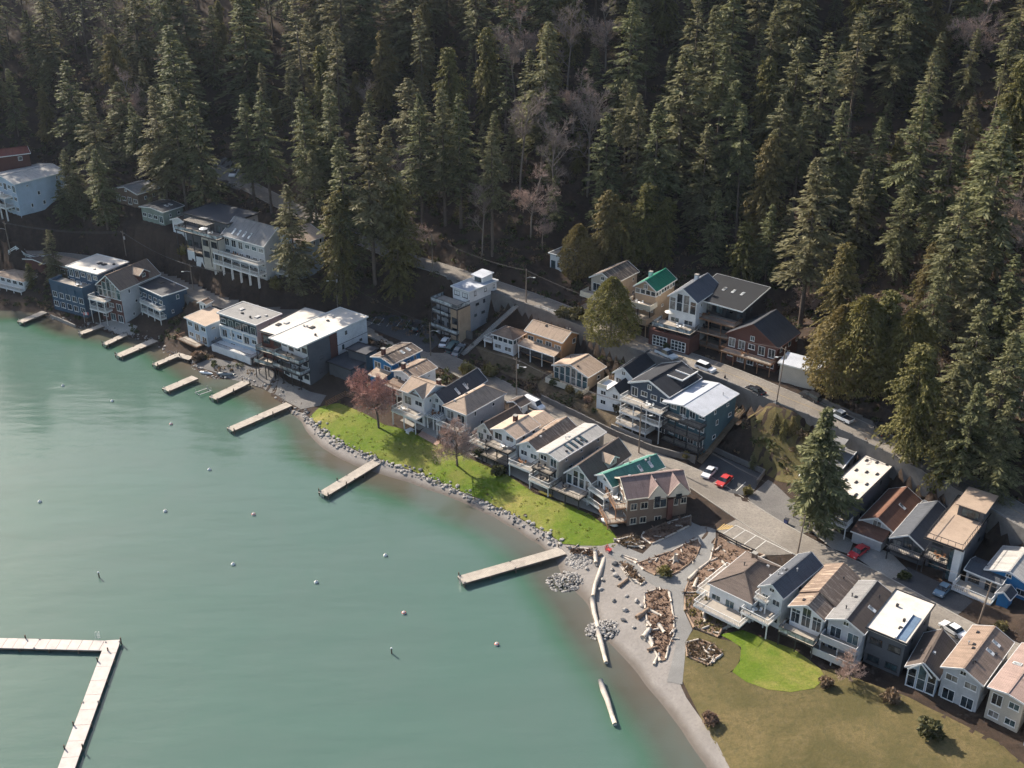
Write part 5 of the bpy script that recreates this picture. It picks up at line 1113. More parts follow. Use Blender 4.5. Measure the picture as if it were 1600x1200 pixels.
drape('sand_beach', [(872, 866), (905, 852), (966, 848), (1000, 866), (1014, 892), (1040, 916), (1052, 950), (1058, 1000), (1050, 1040), (1072, 1090), (1120, 1160), (1150, 1220), (1110, 1230), (1062, 1146), (1022, 1096), (990, 1054), (966, 1028), (940, 1002), (916, 974), (914, 948), (890, 928), (868, 900)], SAND, .05)
drape('park_path', [(966, 850), (1004, 866), (1020, 850), (1080, 816), (1118, 828), (1118, 850), (1110, 878), (1078, 908), (1068, 930), (1069, 956), (1082, 984), (1072, 1002), (1070, 1030), (1066, 1070), (1042, 1066), (1056, 1010), (1054, 975), (1048, 930), (1016, 912), (986, 888), (950, 868)], PATHM, .09)
drape('bare_earth', [(1072, 1000), (1084, 984), (1122, 998), (1150, 1004), (1160, 1020), (1150, 1044), (1120, 1064), (1066, 1066), (1070, 1030)], DRYG, .07)
drape('shore_yard', [(300, 572), (330, 560), (420, 574), (452, 600), (480, 610), (510, 618), (500, 634), (470, 640), (446, 626), (410, 606), (350, 588)], GRAV, .06)
drape('shore_patio', [(150, 505), (185, 500), (215, 510), (206, 524), (184, 522)], CONC, .06)
drape('terrace', [(625, 657), (650, 642), (720, 674), (800, 718), (880, 762), (940, 792), (962, 816), (930, 802), (870, 780), (790, 738), (700, 694)], CONC, .05)
drape('yard', [(742, 540), (776, 552), (818, 556), (850, 580), (838, 600), (800, 590), (760, 572)], DIRT, .07)
US = [q for q in RD['upper_street'] if q.x > 20]
ml = MB(); ml.add(*ribbon(US, .13, .035)); ml.build('centre_line', mat('worn_yellow_paint', (.36, .27, .14), .8, .45, .4))['kind'] = 'structure'
drape('brick_patio', [(652, 680), (660, 674), (690, 690), (682, 697)], mat('patio_brick', (.42, .27, .2), .9, .3, 2), .12)
TUFT = foliage('grass_tufts', (.12, .14, .02), (.24, .22, .05), .3)
tf = []
for lo in (lawn,):
    vs = [v.co for v in lo.data.vertices]
    for i in range(260):
        v = trnd.choice(vs); tf.append((v.x + trnd.uniform(-.8, .8), v.y + trnd.uniform(-.8, .8), gz(v.x, v.y) + .02, trnd.uniform(.2, .7), trnd.uniform(.05, .2)))
clumps('grass_tufts', 'longer grass tufts on the lake lawn', tf, TUFT, .16, 12)
LOGM = mat('driftwood', (.46, .41, .35), .9, .3, 1.5, 7); LOGD = mat('brown_log', (.24, .17, .12), .9, .3, 1.5, 7)
ROCK = mat('pale_rock', (.33, .31, .285), .9, .35, .8, 4); ROCKD = mat('dark_rock', (.15, .145, .14), .9, .35, .8, 4)
def log_mesh(L, r, seed):
    q = random.Random(seed); m = MB(); n = 5
    P = [(-L / 2 + L * i / (n - 1), q.uniform(-.05, .05) * L * .3, r * .75 + q.uniform(-.03, .03)) for i in range(n)]
    m.tube(P, [r * (1.15 - .3 * i / (n - 1)) * q.uniform(.92, 1.08) for i in range(n)], 8); return m
def log_at(a, b, r, m, name='log', parent=None, seed=0):
    L = (Vector((b.x, b.y)) - Vector((a.x, a.y))).length; c = (a + b) / 2
    o = log_mesh(L, r, seed).build(name, m, parent, (c.x, c.y, gz(c.x, c.y)), math.atan2(b.y - a.y, b.x - a.x), True)
    L_ = max(L, .1); o.rotation_euler = (0, -math.atan2(gz(b.x, b.y) - gz(a.x, a.y), L_), math.atan2(b.y - a.y, b.x - a.x)); return o
brn = random.Random(3)
BEDS = [('crescent mulch bed with a large stump beside the park path', [(970, 870), (999, 880), (1024, 871), (1047, 863), (1080, 846), (1091, 842), (1095, 853), (1085, 875), (1062, 893), (1043, 902), (1024, 899), (1005, 891), (995, 881)]),
 ('long mulch bed below the parking stalls', [(1120, 838), (1136, 846), (1196, 870), (1170, 880), (1146, 902), (1124, 930), (1100, 926), (1070, 926), (1077, 906), (1092, 891), (1110, 876), (1116, 852)]),
 ('mulch bed with a green shrub beside the broad white deck', [(1070, 932), (1100, 931), (1122, 936), (1150, 955), (1162, 975), (1140, 980), (1128, 984), (1122, 996), (1085, 982), (1071, 955)]),
 ('mulch bed on the beach side of the park path', [(1007, 928), (1028, 921), (1045, 924), (1049, 943), (1053, 971), (1054, 990), (1045, 1011), (1040, 1032), (1032, 1034), (1020, 1012), (1010, 1000), (1012, 980), (1008, 952)]),
 ('small triangular mulch bed on the sand', [(968, 879), (984, 884), (1008, 910), (1002, 915), (984, 903)]), ('log-edged hexagonal planter beside the lower lawn', [(1072, 1006), (1093, 1000), (1114, 1008), (1129, 1023), (1107, 1040), (1074, 1027)]),
 ('narrow mulch bed at the head of the long dock', [(888, 858), (924, 860), (941, 867), (926, 872), (896, 866)]), ('little wedge-shaped driftwood bed at the end of the lawn', [(959, 846), (993, 838), (1007, 855), (978, 854)]), ('dark planting bed beside the brown craftsman house', [(1002, 840), (1018, 851), (1078, 822), (1080, 806), (1040, 818), (1006, 832)])]
for lb, poly in BEDS:
    c = G(sum(p[0] for p in poly) / len(poly), sum(p[1] for p in poly) / len(poly)); bed = tag(empty('garden_bed', c), lb, 'garden bed')
    W = [G(*p) for p in poly]; so = drape('soil', poly, MULCH, .14, kind=None); so.parent = bed; so.location = -c
    for i in range(len(W)):
        a, b = W[i], W[(i + 1) % len(W)]; n = max(1, int((b - a).length / 2.6))
        for j in range(n):
            p, q = a.lerp(b, j / n), a.lerp(b, (j + .93) / n); o = log_at(p, q, brn.uniform(.14, .24), brn.choice((LOGM, LOGM, LOGD)), 'log', None, i * 7 + j); o.parent = bed; o.location = o.location - c
    V = []; T = []; r = np.random.RandomState(len(lb))
    xs = [w.x for w in W]; ys = [w.y for w in W]; cnt = 0
    for t_ in range(300):
        x, y = r.uniform(min(xs), max(xs)), r.uniform(min(ys), max(ys)); ins = False; j = len(W) - 1
        for i in range(len(W)):
            if (W[i].y > y) != (W[j].y > y) and x < (W[j].x - W[i].x) * (y - W[i].y) / (W[j].y - W[i].y) + W[i].x: ins = not ins
            j = i
        if not ins: continue
        if t_ % 24 == 0:
            a_ = r.uniform(0, 6.28); L_ = r.uniform(.6, 1.6); A_ = Vector((x, y, 0)); o = log_at(A_, A_ + Vector((math.cos(a_) * L_, math.sin(a_) * L_, 0)), r.uniform(.1, .2), LOGM, 'log', None, t_); o.parent = bed; o.location = o.location - c + Vector((0, 0, .1))
        for q in range(4):
            d = r.normal(size=3) * .32; d[2] = abs(d[2]) * .8 + .05; w = np.cross(d, r.normal(size=3)); w /= np.linalg.norm(w) * 7 + 1e-6; b_ = np.array((x, y, gz(x, y) + .12)) - np.array(c)
            V.append((b_, b_ + d * .5 + w, b_ + d, b_ + d * .5 - w)); T.append(r.rand())
    if V: link('dry_stalks', leaf_mesh('dry_stalks', V, T, YEL if 'green' in lb else BRACK), bed)['kind'] = 'stuff'
for a, b, r, m, lb in [((930, 863), (931, 881), .42, LOGM, 'fat pale driftwood log beside the long dock head'), ((968, 885), (982, 902), .2, LOGM, 'thin driftwood log inside the triangular bed'), ((995, 968), (1014, 954), .42, LOGD, 'dark hollow log on the sand near the middle bed'), ((1014, 954), (1034, 964), .25, LOGM, 'curved driftwood log at the middle bed'), ((1005, 1000), (1016, 985), .5, LOGM, 'broad pale log leaning over another at the beach'), ((1014, 996), (1021, 1010), .32, LOGM, 'pale log under the broad one at the beach'), ((1029, 977), (1038, 990), .34, LOGM, 'pale log lying in the lower part of the middle bed'), ((1010, 972), (1018, 980), .28, LOGM, 'short white log above the broad pale log'), ((1100, 956), (1101, 974), .3, LOGM, 'white log beside the green shrub in the park bed'), ((1084, 920), (1090, 904), .3, LOGM, 'white driftwood log in the long mulch bed'), ((1076, 908), (1090, 893), .34, LOGM, 'curved white log at the edge of the long mulch bed'), ((1128, 878), (1134, 886), .26, LOGM, 'small pale log near the hipped white house'), ((1012, 1018), (1028, 1012), .3, LOGD, 'brown log on the sand below the middle bed'), ((1022, 1040), (1030, 1022), .26, LOGM, 'pale log at the bottom end of the middle bed'), ((966, 918), (982, 906), .3, LOGD, 'dark upturned log casting a shadow on the sand'), ((972, 868), (996, 876), .16, LOGM, 'thin straight log at the tip of the crescent bed')]:
    tag(log_at(G(*a), G(*b), r, m, 'driftwood_log', None, hash(a) % 97), lb, 'log')
def rock_verts(seed):
    bm = bmesh.new(); bmesh.ops.create_icosphere(bm, subdivisions=1, radius=1); q = random.Random(seed)
    for v in bm.verts: v.co *= q.uniform(.7, 1.2); v.co.z *= .75
    V = [tuple(v.co) for v in bm.verts]; Fc = [tuple(v.index for v in f.verts) for f in bm.faces]; bm.free(); return V, Fc
RV = [rock_verts(i) for i in range(6)]
def rocks(name, label, spots, cat='rocks'):
    m = MB(); q = random.Random(8)
    for x, y, z, s in spots:
        V, Fc = q.choice(RV); a = q.uniform(0, 6.28); c, d = math.cos(a) * s, math.sin(a) * s; k = q.choice((0, 0, 0, 1))
        m.add([(v[0] * c - v[1] * d + x, v[0] * d + v[1] * c + y, v[2] * s + z) for v in V], Fc, k)
    return tag(m.build(name, [ROCK, ROCKD]), label, cat, kind='stuff')
spots = []
rip = [(474, 646), (484, 657), (505, 676), (530, 693), (560, 708), (600, 723), (650, 740), (690, 756), (735, 777), (772, 793), (820, 817), (858, 837), (874, 852)]
RW = [G(*p) for p in rip]
for a, b in zip(RW, RW[1:]):
    n = int((b - a).length / .2)
    for i in range(n):
        p = a.lerp(b, i / n); x, y = p.x + brn.gauss(0, .6), p.y + brn.gauss(0, .6); spots.append((x, y, gz(x, y) + .1, brn.uniform(.12, .62) * brn.uniform(.6, 1.1)))
rocks('riprap', 'line of pale boulders between the lawn and the lake beach', spots)
sh_ = []
SW = [Vector((*at(*q, 0), 0)) for q in SHORE[3:19]]
for a, b in zip(SW, SW[1:]):
    n = int((b - a).length / .3)
    for i in range(n):
        q = a.lerp(b, i / n); x, y = q.x + brn.gauss(0, .7), q.y + brn.gauss(0, .7) + .5; sh_.append((x, y, gz(x, y) + .05, brn.uniform(.1, .5) * brn.uniform(.5, 1)))
rocks('shore_stones', 'stones along the shaded shore below the left houses', sh_)
for cx, cy, R, lb in ((882, 911, 3.0, 'cone of pale rocks at the water below the long dock'), (941, 986, 2.6, 'heap of pale rocks crossed by the log breakwater'), (905, 876, 2.2, 'scattered small stones above the cone of rocks')):
    c = G(cx, cy); sp_ = []
    for i in range(230):
        a, d = brn.uniform(0, 6.28), R * math.sqrt(brn.random()); x, y = c.x + d * math.cos(a) * 1.15, c.y + d * math.sin(a)
        sp_.append((x, y, max(gz(x, y), -.1) + (1 - d / R) * (1.0 if R > 2.4 else .1), brn.uniform(.14, .36)))
    rocks('rock_pile', lb, sp_)
for i, (px, py, s, lb) in enumerate([(960, 882, .75, 'largest pale boulder beside the triangular bed'), (956, 891, .5, 'small boulder under the largest pale boulder'), (962, 900, .7, 'tall pale boulder left of the triangular bed'), (968, 905, .4, 'low boulder under the tall pale one'), (942, 907, .5, 'boulder right of the upper breakwater'), (939, 922, .5, 'dark boulder hugging the breakwater'), (959, 940, .5, 'boulder in the middle of the sand'), (977, 955, .62, 'greenish boulder in the middle of the sand'), (979, 932, .45, 'pale boulder above the greenish one'), (974, 970, .6, 'long flat boulder below the greenish one'), (990, 981, .42, 'lowest of the dark boulders on the sand'), (917, 889, .5, 'boulder between the scattered stones and the breakwater'), (933, 885, .4, 'boulder at the foot of the fat pale log'), (995, 940, .6, 'boulder at the edge of the middle bed'), (1002, 948, .55, 'blue-grey boulder below the one at the middle bed')]):
    p = G(px, py); V, Fc = RV[i % 6]; m = MB().add([(v[0] * s, v[1] * s * .8, v[2] * s + s * .35) for v in V], Fc)
    tag(m.build('boulder', ROCK if i % 3 else ROCKD, None, p, i * 1.3), lb, 'boulder', 'boulders on the sand beach')
st = G(1055, 876); m = MB()                                    # stump with roots in the crescent bed
m.tube([(0, 0, -.2), (0, 0, .5), (.1, 0, 1.5)], [.75, .45, .36], 9)
for i in range(6): a = i * 1.05; m.tube([(0, 0, .45), (math.cos(a) * .8, math.sin(a) * .8, .2), (math.cos(a) * 1.4, math.sin(a) * 1.4, 0)], [.2, .14, .05], 5)
tag(m.build('tree_stump', LOGM, None, st, 0, True), 'upright pale driftwood stump in the crescent bed', 'stump')
# ------------------------------------------------------------------ docks and breakwater
DOCKW = mat('dock_planks', (.43, .38, .32), .85, .25, .9, 6, stain=(.3, .26, .22)); DOCKS = mat('dock_timber', (.13, .10, .075), .9, .3, 1)
def dock(label, a, b, w, z=.75, sections=0, name='dock', piles=True, floatd=False, mt=None):
    A, B = Vector((*at(*a, z), 0)), Vector((*at(*b, z), 0)); d = B - A; L = d.length
    o = tag(empty(name, (A.x, A.y, 0), math.atan2(d.y, d.x)), label, 'dock')
    if sections:
        for i in range(sections):
            x0, x1 = L * i / sections, L * (i + 1) / sections - .06
            MB().box(x0, x1, -w / 2, w / 2, z - .12, z + brn.uniform(0, .012)).build('deck_section', mt or DOCKW, o)
    else:
        p = MB(); n = int(L / .3)
        for i in range(n): x = i * L / n; p.box(x, x + L / n - .035, -w / 2, w / 2, z - .06, z + brn.uniform(0, .02))
        p.build('planks', mt or DOCKW, o)['kind'] = 'stuff'
    s = MB()
    for y in (-w / 2 + .1, 0, w / 2 - .1): s.box(0, L, y - .08, y + .08, z - .42, z - .125)
    s.build('stringers', DOCKS, o)
    if floatd: MB().box(.2, L - .2, -w / 2 + .15, w / 2 - .15, -.3, z - .43).build('float', DOCKS, o)
    if piles:
        n = max(2, int(L / 4.5) + 1)
        for i in range(n):
            for y in (-w / 2 - .08, w / 2 + .08): x = .3 + (L - .6) * i / (n - 1); MB().tube([(x, y, -3), (x, y, z + brn.choice((-.05, -.05, .7)))], [.13, .12], 7).build('pile', DOCKS, o)
    for x in (.5, L * .5):
        for y in (-w / 2 + .12, w / 2 - .12): MB().box(x - .16, x + .16, y - .05, y + .05, z + .03, z + .14).build('cleat', STEEL, o)
    if not sections: MB().box(-.1, -.02, -.3, -.22, -.6, z + .9).box(-.1, -.02, .22, .3, -.6, z + .9).box(-.09, -.03, -.22, .22, .1, .16).box(-.09, -.03, -.22, .22, .45, .51).build('ladder', VENT, o)
    return o
for a in [('leftmost dock at the white cottage', (31, 503), (70, 487), 2.4), ('short dock below the teal house', (125, 521), (160, 508), 2.0), ('small dock below the red and grey gabled house', (163, 538), (196, 522), 2.0), ('long pale dock below the blue house', (184, 556), (242, 531), 2.6), ('bent dock below the pale blue boathouse cottage', (241, 570), (278, 554), 1.9), ('free-standing dock with a boat lift beside it', (258, 609), (305, 589), 2.6), ('dock below the three-storey modern house', (332, 622), (386, 596), 2.5), ('long dock below the timber house, half grey and half brown', (359, 671), (452, 631), 2.4), ('dock reaching out from the lawn below the red-twigged tree', (504, 772), (590, 720), 2.5), ('longest dock at the beach park', (719, 906), (880, 860), 2.5)]:
    dock(*a, .95)
dock('side arm of the bent dock below the boathouse cottage', (275, 553), (299, 560), 2.0, .95)
dock('horizontal arm of the L-shaped swimming dock', (-60, 1003), (176, 1009), 2.5, .7, 14, 'swimming_dock', True, False, mat('pale_dock', (.52, .46, .42), .8, .15, .8))
dock('near arm of the L-shaped swimming dock', (177, 1000), (100, 1210), 2.5, .7, 9, 'swimming_dock', True, False, mat('pale_dock', (.52, .46, .42)))
ld = MB(); p = at(150, 1001, .7)
for s in (-.25, .25): ld.tube([(s, 1.2, .2), (s, 1.2, 1.6), (s, .7, 1.8), (s, .5, .7)], [.03] * 4, 6)
for i in range(3): ld.bar((-.25, 1.2, .3 + i * .35), (.25, 1.2, .3 + i * .35), .04)
tag(ld.build('swim_ladder', WHITE, None, (p[0], p[1], .1)), 'white swim ladder on the L-shaped dock', 'ladder')
BW = [(947, 866), (926, 934), (933, 980), (946, 1034), (938, 1062), (960, 1130)]
for i, (a, b, lb) in enumerate(((0, 1, 'upper log of the beach breakwater'), (1, 2, 'middle log of the beach breakwater'), (2, 3, 'lower log of the beach breakwater crossing the rock heap'), (4, 5, 'last breakwater log at the bottom of the picture'))):
    A, B = Vector((*at(*BW[a], .6), .25)), Vector((*at(*BW[b], .6), .25)); L = (B - A).length; c = (A + B) / 2
    m = log_mesh(L, .42, 50 + i); o = tag(m.build('breakwater_log', LOGM, None, (c.x, c.y, max(.1, gz(c.x, c.y) - .15 if i < 1 else .1)), math.atan2(B.y - A.y, B.x - A.x), True), lb, 'log')
bl = MB(); p = at(318, 612, .4)
for y in (-.9, .9): bl.box(-1.8, 1.8, y - .06, y + .06, .4, .52)
for x in (-1.6, 1.6): bl.box(x - .05, x + .05, -.9, .9, .3, .42).box(x - .05, x + .05, -.95, -.85, -1, 1.3).box(x - .05, x + .05, .85, .95, -1, 1.3)
tag(bl.build('boat_lift', VENT, None, (p[0], p[1], 0), .75), 'metal boat lift frame beside the free-standing dock', 'boat lift')
BUO = mat('buoy_white', (.75, .72, .68), .4, .1); BUR = mat('buoy_red', (.6, .12, .07), .4, .1)
for px, py, c, lb in [(98, 602, 0, 'white mooring buoy nearest the left shore'), (175, 626, 0, 'white mooring buoy left of the free-standing dock'), (267, 662, 1, 'orange-tipped buoy off the free-standing dock'), (327, 733, 0, 'white buoy off the long grey and brown dock'), (62, 783, 0, 'white buoy near the left picture edge'), (258, 798, 0, 'white buoy in the middle of the left water'), (396, 803, 1, 'orange buoy left of the lawn dock'), (364, 881, 0, 'white buoy in the open water centre'), (494, 909, 0, 'white buoy below the lawn dock'), (602, 867, 0, 'white buoy left of the longest dock'), (631, 957, 1, 'red and white buoy off the longest dock'), (776, 1006, 1, 'orange buoy left of the breakwater')]:
    p = at(px, py, .2); m = MB(); m.tube([(0, 0, -.25), (0, 0, -.05), (0, 0, .18), (0, 0, .36), (0, 0, .45)], [.16, .36, .4, .24, .06], 10); m.tube([(0, 0, .44), (0, 0, .62)], [.05, .05], 6)
    b = tag(m.build('buoy', BUO, None, (p[0], p[1], 0), 0, True), lb, 'buoy', 'mooring buoys')
    if c: MB().tube([(0, 0, .2), (0, 0, .3)], [.405, .34], 10).build('band', BUR, b)
for px, py, lb in ((155, 902, 'pale marker post standing in the water above the L-shaped dock'), (612, 1021, 'pale marker post in the water at the bottom centre')):
    p = at(px, py, 0); q = tag(MB().tube([(0, 0, -3), (0, 0, 1.1)], [.13, .12], 8).build('marker_post', DOCKS, None, (p[0], p[1], 0)), lb, 'post'); MB().tube([(0, 0, 1.1), (0, 0, 1.25)], [.2, .1], 8).build('cap', WHITE, q)
# ------------------------------------------------------------------ street furniture and markings
def strip(a, b, w, z, m, parent=None, name='marking', px=True):
    A = Vector((*at(*a, z), 0)); B = Vector((*at(*b, z), 0)); d = (B - A); n = max(1, int(d.length)); d.normalize(); s = Vector((d.y, -d.x, 0)) * w / 2; L = (B - A).length
    vs = []
    for i in range(n + 1):
        p = A + d * L * i / n; zz = gz(p.x, p.y) + .1; vs += [(p.x - s.x, p.y - s.y, zz), (p.x + s.x, p.y + s.y, zz)]
    o = MB().add(vs, [(2 * i, 2 * i + 1, 2 * i + 3, 2 * i + 2) for i in range(n)]).build(name, m, parent)
    if not parent: o['kind'] = 'structure'
    return o
for a, b in (((580, 506), (588, 495)), ((591, 508), (600, 497)), ((604, 510), (614, 498)), ((618, 512), (628, 499)), ((631, 515), (640, 501)), ((650, 524), (661, 508))): strip(a, b, .14, 8, PAINT, None, 'stall_line')
for a, b in (((1119, 755), (1130, 742)), ((1132, 762), (1146, 748)), ((1150, 768), (1165, 754))): strip(a, b, .14, 5.1, PAINT, None, 'stall_line')
for a, b in (((1130, 834), (1150, 821)), ((1144, 843), (1164, 829)), ((1162, 851), (1181, 837)), ((1178, 860), (1197, 845)), ((1150, 821), (1197, 845)), ((1197, 845), (1238, 865))): strip(a, b, .16, 4.95, PAINT, None, 'stall_line')
for i in range(5): strip((1120 + i * 4, 829 - i * 0.5), (1132 + i * 4, 819 + i * .8), .2, 4.95, PAINTY, None, 'hatch_line')
POLE = mat('pole_wood', (.23, .18, .14), .9, .3, 1); POLES = {}
def pole(key, label, base, h, arm=True, lamp=0, can=0, lean=(0, 0)):
    p = G(*base); o = tag(empty('utility_pole', p), label, 'pole'); o.rotation_euler = (lean[0], lean[1], 0)
    MB().tube([(0, 0, -1), (0, 0, h)], [.17, .11], 8).build('shaft', POLE, o)
    if arm: MB().bar((-.75, .75, h - .6), (.75, -.75, h - .6), .1, .12).build('crossarm', POLE, o)
    if arm:
        ins = MB()
        for t in (-.7, 0, .7): ins.tube([(t, -t, h - .53), (t, -t, h - .33)], [.05, .04], 6)
        ins.build('insulators', VENT, o)
    if can: MB().tube([(.3, -.15, h - 2.6), (.3, -.15, h - 1.7)], [.24, .24], 10).build('transformer', VENT, o)
    if lamp:
        l = MB().tube([(0, 0, h - 2.4), (lamp * .8, -.6, h - 1.9), (lamp * 1.9, -1.3, h - 1.75)], [.05, .05, .04], 6).build('lamp_arm', VENT, o)
        MB().box(lamp * 1.9 - .3, lamp * 1.9 + .3, -1.45, -1.2, h - 1.84, h - 1.7).build('lamp_head', WHITE, l)
    POLES[key] = (p, h); return o
pole('a', 'utility pole at the left picture edge beside the shore road', (16, 392), 9, lamp=-1); pole('b', 'utility pole behind the teal house', (198, 404), 8.5, can=1); pole('c', 'street lamp pole at the road bend above the blue house', (302, 452), 7.5, lamp=-1)
pole('d', 'wooden pole left of the car park', (528, 484), 10.5, lamp=-1, can=1); pole('e', 'pale pole on the upper street left of the grey and timber house', (676, 420), 9.5, arm=False); pole('f', 'pale pole standing in front of the bright blue house', (673, 556), 9.0, arm=False, lamp=1)
pole('g', 'metal pole on the upper street beside the white rail fence', (822, 479), 10, arm=False, lamp=1); pole('h', 'wooden pole with transformer at the lower street retaining wall', (807, 617), 9.5, lamp=1, can=1); pole('i', 'tall wooden pole with a lamp arm beside the green metal roof', (998, 708), 11.5, lamp=1)
pole('j', 'leaning wooden pole at the guard rail on the upper street', (1213, 630), 13, can=1, lamp=-1, lean=(0, .045)); pole('k', 'leaning pole at the parking stalls beside the slate grey gable', (1246, 866), 8.5, arm=False, lean=(0, .05)); pole('l', 'crooked wooden pole in the lower right street', (1529, 974), 8.5, lean=(.02, .06)); pole('m', 'thin dark pole below the gravel yard', (1240, 808), 5, arm=False)
WIRE = mat('wire', (.10, .09, .085), .6, .1)
def wire(label, a, b, da=0, db=0, sag=1.2, n=16, r=.03):
    A = a if isinstance(a, Vector) else POLES[a][0] + Vector((da * .7, -da * .7, POLES[a][1] - .35)); B = b if isinstance(b, Vector) else POLES[b][0] + Vector((db * .7, -db * .7, POLES[b][1] - .35))
    P = [A.lerp(B, i / n) - Vector((0, 0, 4 * sag * (i / n) * (1 - i / n))) for i in range(n + 1)]
    tag(MB().tube([tuple(p) for p in P], [r] * (n + 1), 4, cap=False).build('power_line', WIRE), label, 'wire')
for nm, d in (('upper', 1), ('middle', 0), ('lower', -1)):
    wire('%s wire between the left edge pole and the pole behind the teal house' % nm, 'a', 'b', d, d); wire('%s wire from the road bend pole to the car park pole' % nm, 'c', 'd', d, d, 2)
    wire('%s wire from the pole behind the teal house to the road bend pole' % nm, 'b', 'c', d, d); wire('%s wire between the retaining wall pole and the green roof pole' % nm, 'h', 'i', d, d)
wire('wire from the green roof pole to the gravel yard pole', 'i', 'm'); wire('wire from the gravel yard pole to the crooked pole', 'm', 'l', sag=1.5); wire('wire from the leaning guard rail pole along the upper street', 'j', 'g', sag=2.5); wire('wire from the bright blue house pole to the retaining wall pole', 'f', 'h'); wire('wire from the car park pole to the bright blue house pole', 'd', 'f', sag=1.5); wire('wire from the white rail pole to the grey and timber house pole', 'g', 'e')
def fence(name, label, pxs, h, m, rails=3, zoff=0, post=2.2):
    W = [G(*p) for p in pxs]; c = W[0]; o = tag(empty(name, c), label, 'fence')
    for a, b in zip(W, W[1:]):
        L = (b - a).length; n = max(1, int(L / post)); P = [a.lerp(b, i / n) for i in range(n + 1)]; P = [Vector((q.x, q.y, gz(q.x, q.y))) - c for q in P]
        for q in P: MB().box(q.x - .07, q.x + .07, q.y - .07, q.y + .07, q.z - .4, q.z + h).build('post', m, o)
        for k in range(rails):
            z = h * (k + .8) / rails - .05
            for q, s in zip(P, P[1:]): MB().bar(q + Vector((0, 0, z)), s + Vector((0, 0, z)), .05, .12 if rails > 2 else .25).build('rail', m, o)
    return o
fence('rail_fence', 'white rail fence along the upper street above the orange-brown house', [(810, 474), (845, 484), (880, 496)], 1.2, WHITE)
fence('rail_fence', 'white road rail at the left picture edge', [(14, 396), (40, 401), (70, 404)], 1.0, WHITE, 2)
fence('guard_rail', 'metal guard rail at the bend of the upper street', [(1158, 608), (1186, 622), (1212, 631)], .9, VENT, 2)
fence('wooden_fence', 'dark board fence beside the red-twigged tree', [(510, 636), (540, 620), (558, 626)], 1.6, WOOD, 4)
fence('park_railing', 'dark railing between the parking stalls and the long mulch bed', [(1124, 838), (1150, 852), (1180, 866)], 1.0, STEEL, 2)
fence('wooden_fence', 'red-brown timber rack below the upper street', [(1342, 706), (1352, 694)], 1.4, WOOD, 4, post=1)
def wall(label, pxs, h, t=.3, m=CONC, name='retaining_wall', z0=-.6):
    W = [G(*p) for p in pxs]; c = W[0]; o = tag(empty(name, c), label, 'wall')
    for a, b in zip(W, W[1:]):
        d = b - a; L = Vector((d.x, d.y)).length; n = max(1, int(L / 2.4))
        for i in range(n):
            p = a.lerp(b, i / n) - c; q = a.lerp(b, (i + .99) / n) - c; zz = gz((p + c).x, (p + c).y) - c.z
            MB().box(0, Vector((q.x - p.x, q.y - p.y)).length, -t / 2, t / 2, z0, h + brn.uniform(-.03, .03)).build('block', m, o, (p.x, p.y, zz), math.atan2(d.y, d.x))
DKC = mat('dark_concrete', (.16, .15, .14), .9, .3, .6)
wall('long dark retaining wall on the uphill side of the lower street', [(846, 626), (900, 652), (960, 682), (1020, 706), (1086, 724)], 1.5, .35, DKC); wall('low dark wall around the parking bay', [(1114, 705), (1194, 741), (1182, 758)], 1.2, .3, DKC); None
wall('retaining wall below the grey and timber modern house', [(676, 506), (706, 522), (738, 530)], 2.0, .4, DKC); wall('white retaining wall below the dark modern house', [(294, 402), (320, 412)], 2.2, .3, WHITE); wall('pale kerb wall of the terraced lawn beside the lower street', [(955, 668), (990, 684), (1018, 694)], .9, .25, CONC); wall('lake wall below the teal house', [(80, 496), (118, 512)], .9, .3, CONC); wall('low wall along the uphill side of the upper street', [(1276, 626), (1330, 650), (1380, 676)], 1.0, .3, DKC)
def street_wall(label, nm, x0, x1, drop=5.0):
    w = ROADS[nm][0]; D = [q for q in RD[nm] if x0 < q.x < x1]; o = tag(empty('retaining_wall', D[0]), label, 'wall')
    vs, _ = ribbon(D, .35, 0, w / 2 + .42)
    for i in range(0, len(D) - 2, 2):
        a, b = (vs[2 * i] + vs[2 * i + 1]) / 2, (vs[2 * i + 4] + vs[2 * i + 5]) / 2; d = b - a; L = Vector((d.x, d.y)).length
        MB().box(0, L - .02, -.18, .18, -drop, .1 + brn.uniform(0, .05)).build('block', DKC, o, a - D[0], math.atan2(d.y, d.x))
street_wall('dark retaining wall holding the downhill edge of the upper street', 'upper_street', -16, 96); street_wall('dark retaining wall between the shore road and the lakeside houses at the left', 'lower_street', -150, -72, 4)
for px, py, c, lb in ((899, 489, (.03, .1, .3), 'blue recycling bin on the upper street'), (905, 491, (.04, .2, .1), 'green bin beside the blue one on the upper street'), (1228, 818, (.05, .07, .2), 'dark blue bin at the gravel yard')):
    p = G(px, py); m = MB().add([(-.28, -.3, 0), (.28, -.3, 0), (.28, .3, 0), (-.28, .3, 0), (-.34, -.38, 1.0), (.34, -.38, 1.0), (.34, .38, 1.0), (-.34, .38, 1.0)], BOXF)
    o = tag(m.build('recycling_bin', mat('bin_%d' % px, c, .5, .1), None, p, .8), lb, 'bin'); MB().box(-.37, .37, -.42, .4, 1.0, 1.07).build('lid', STEEL, o)
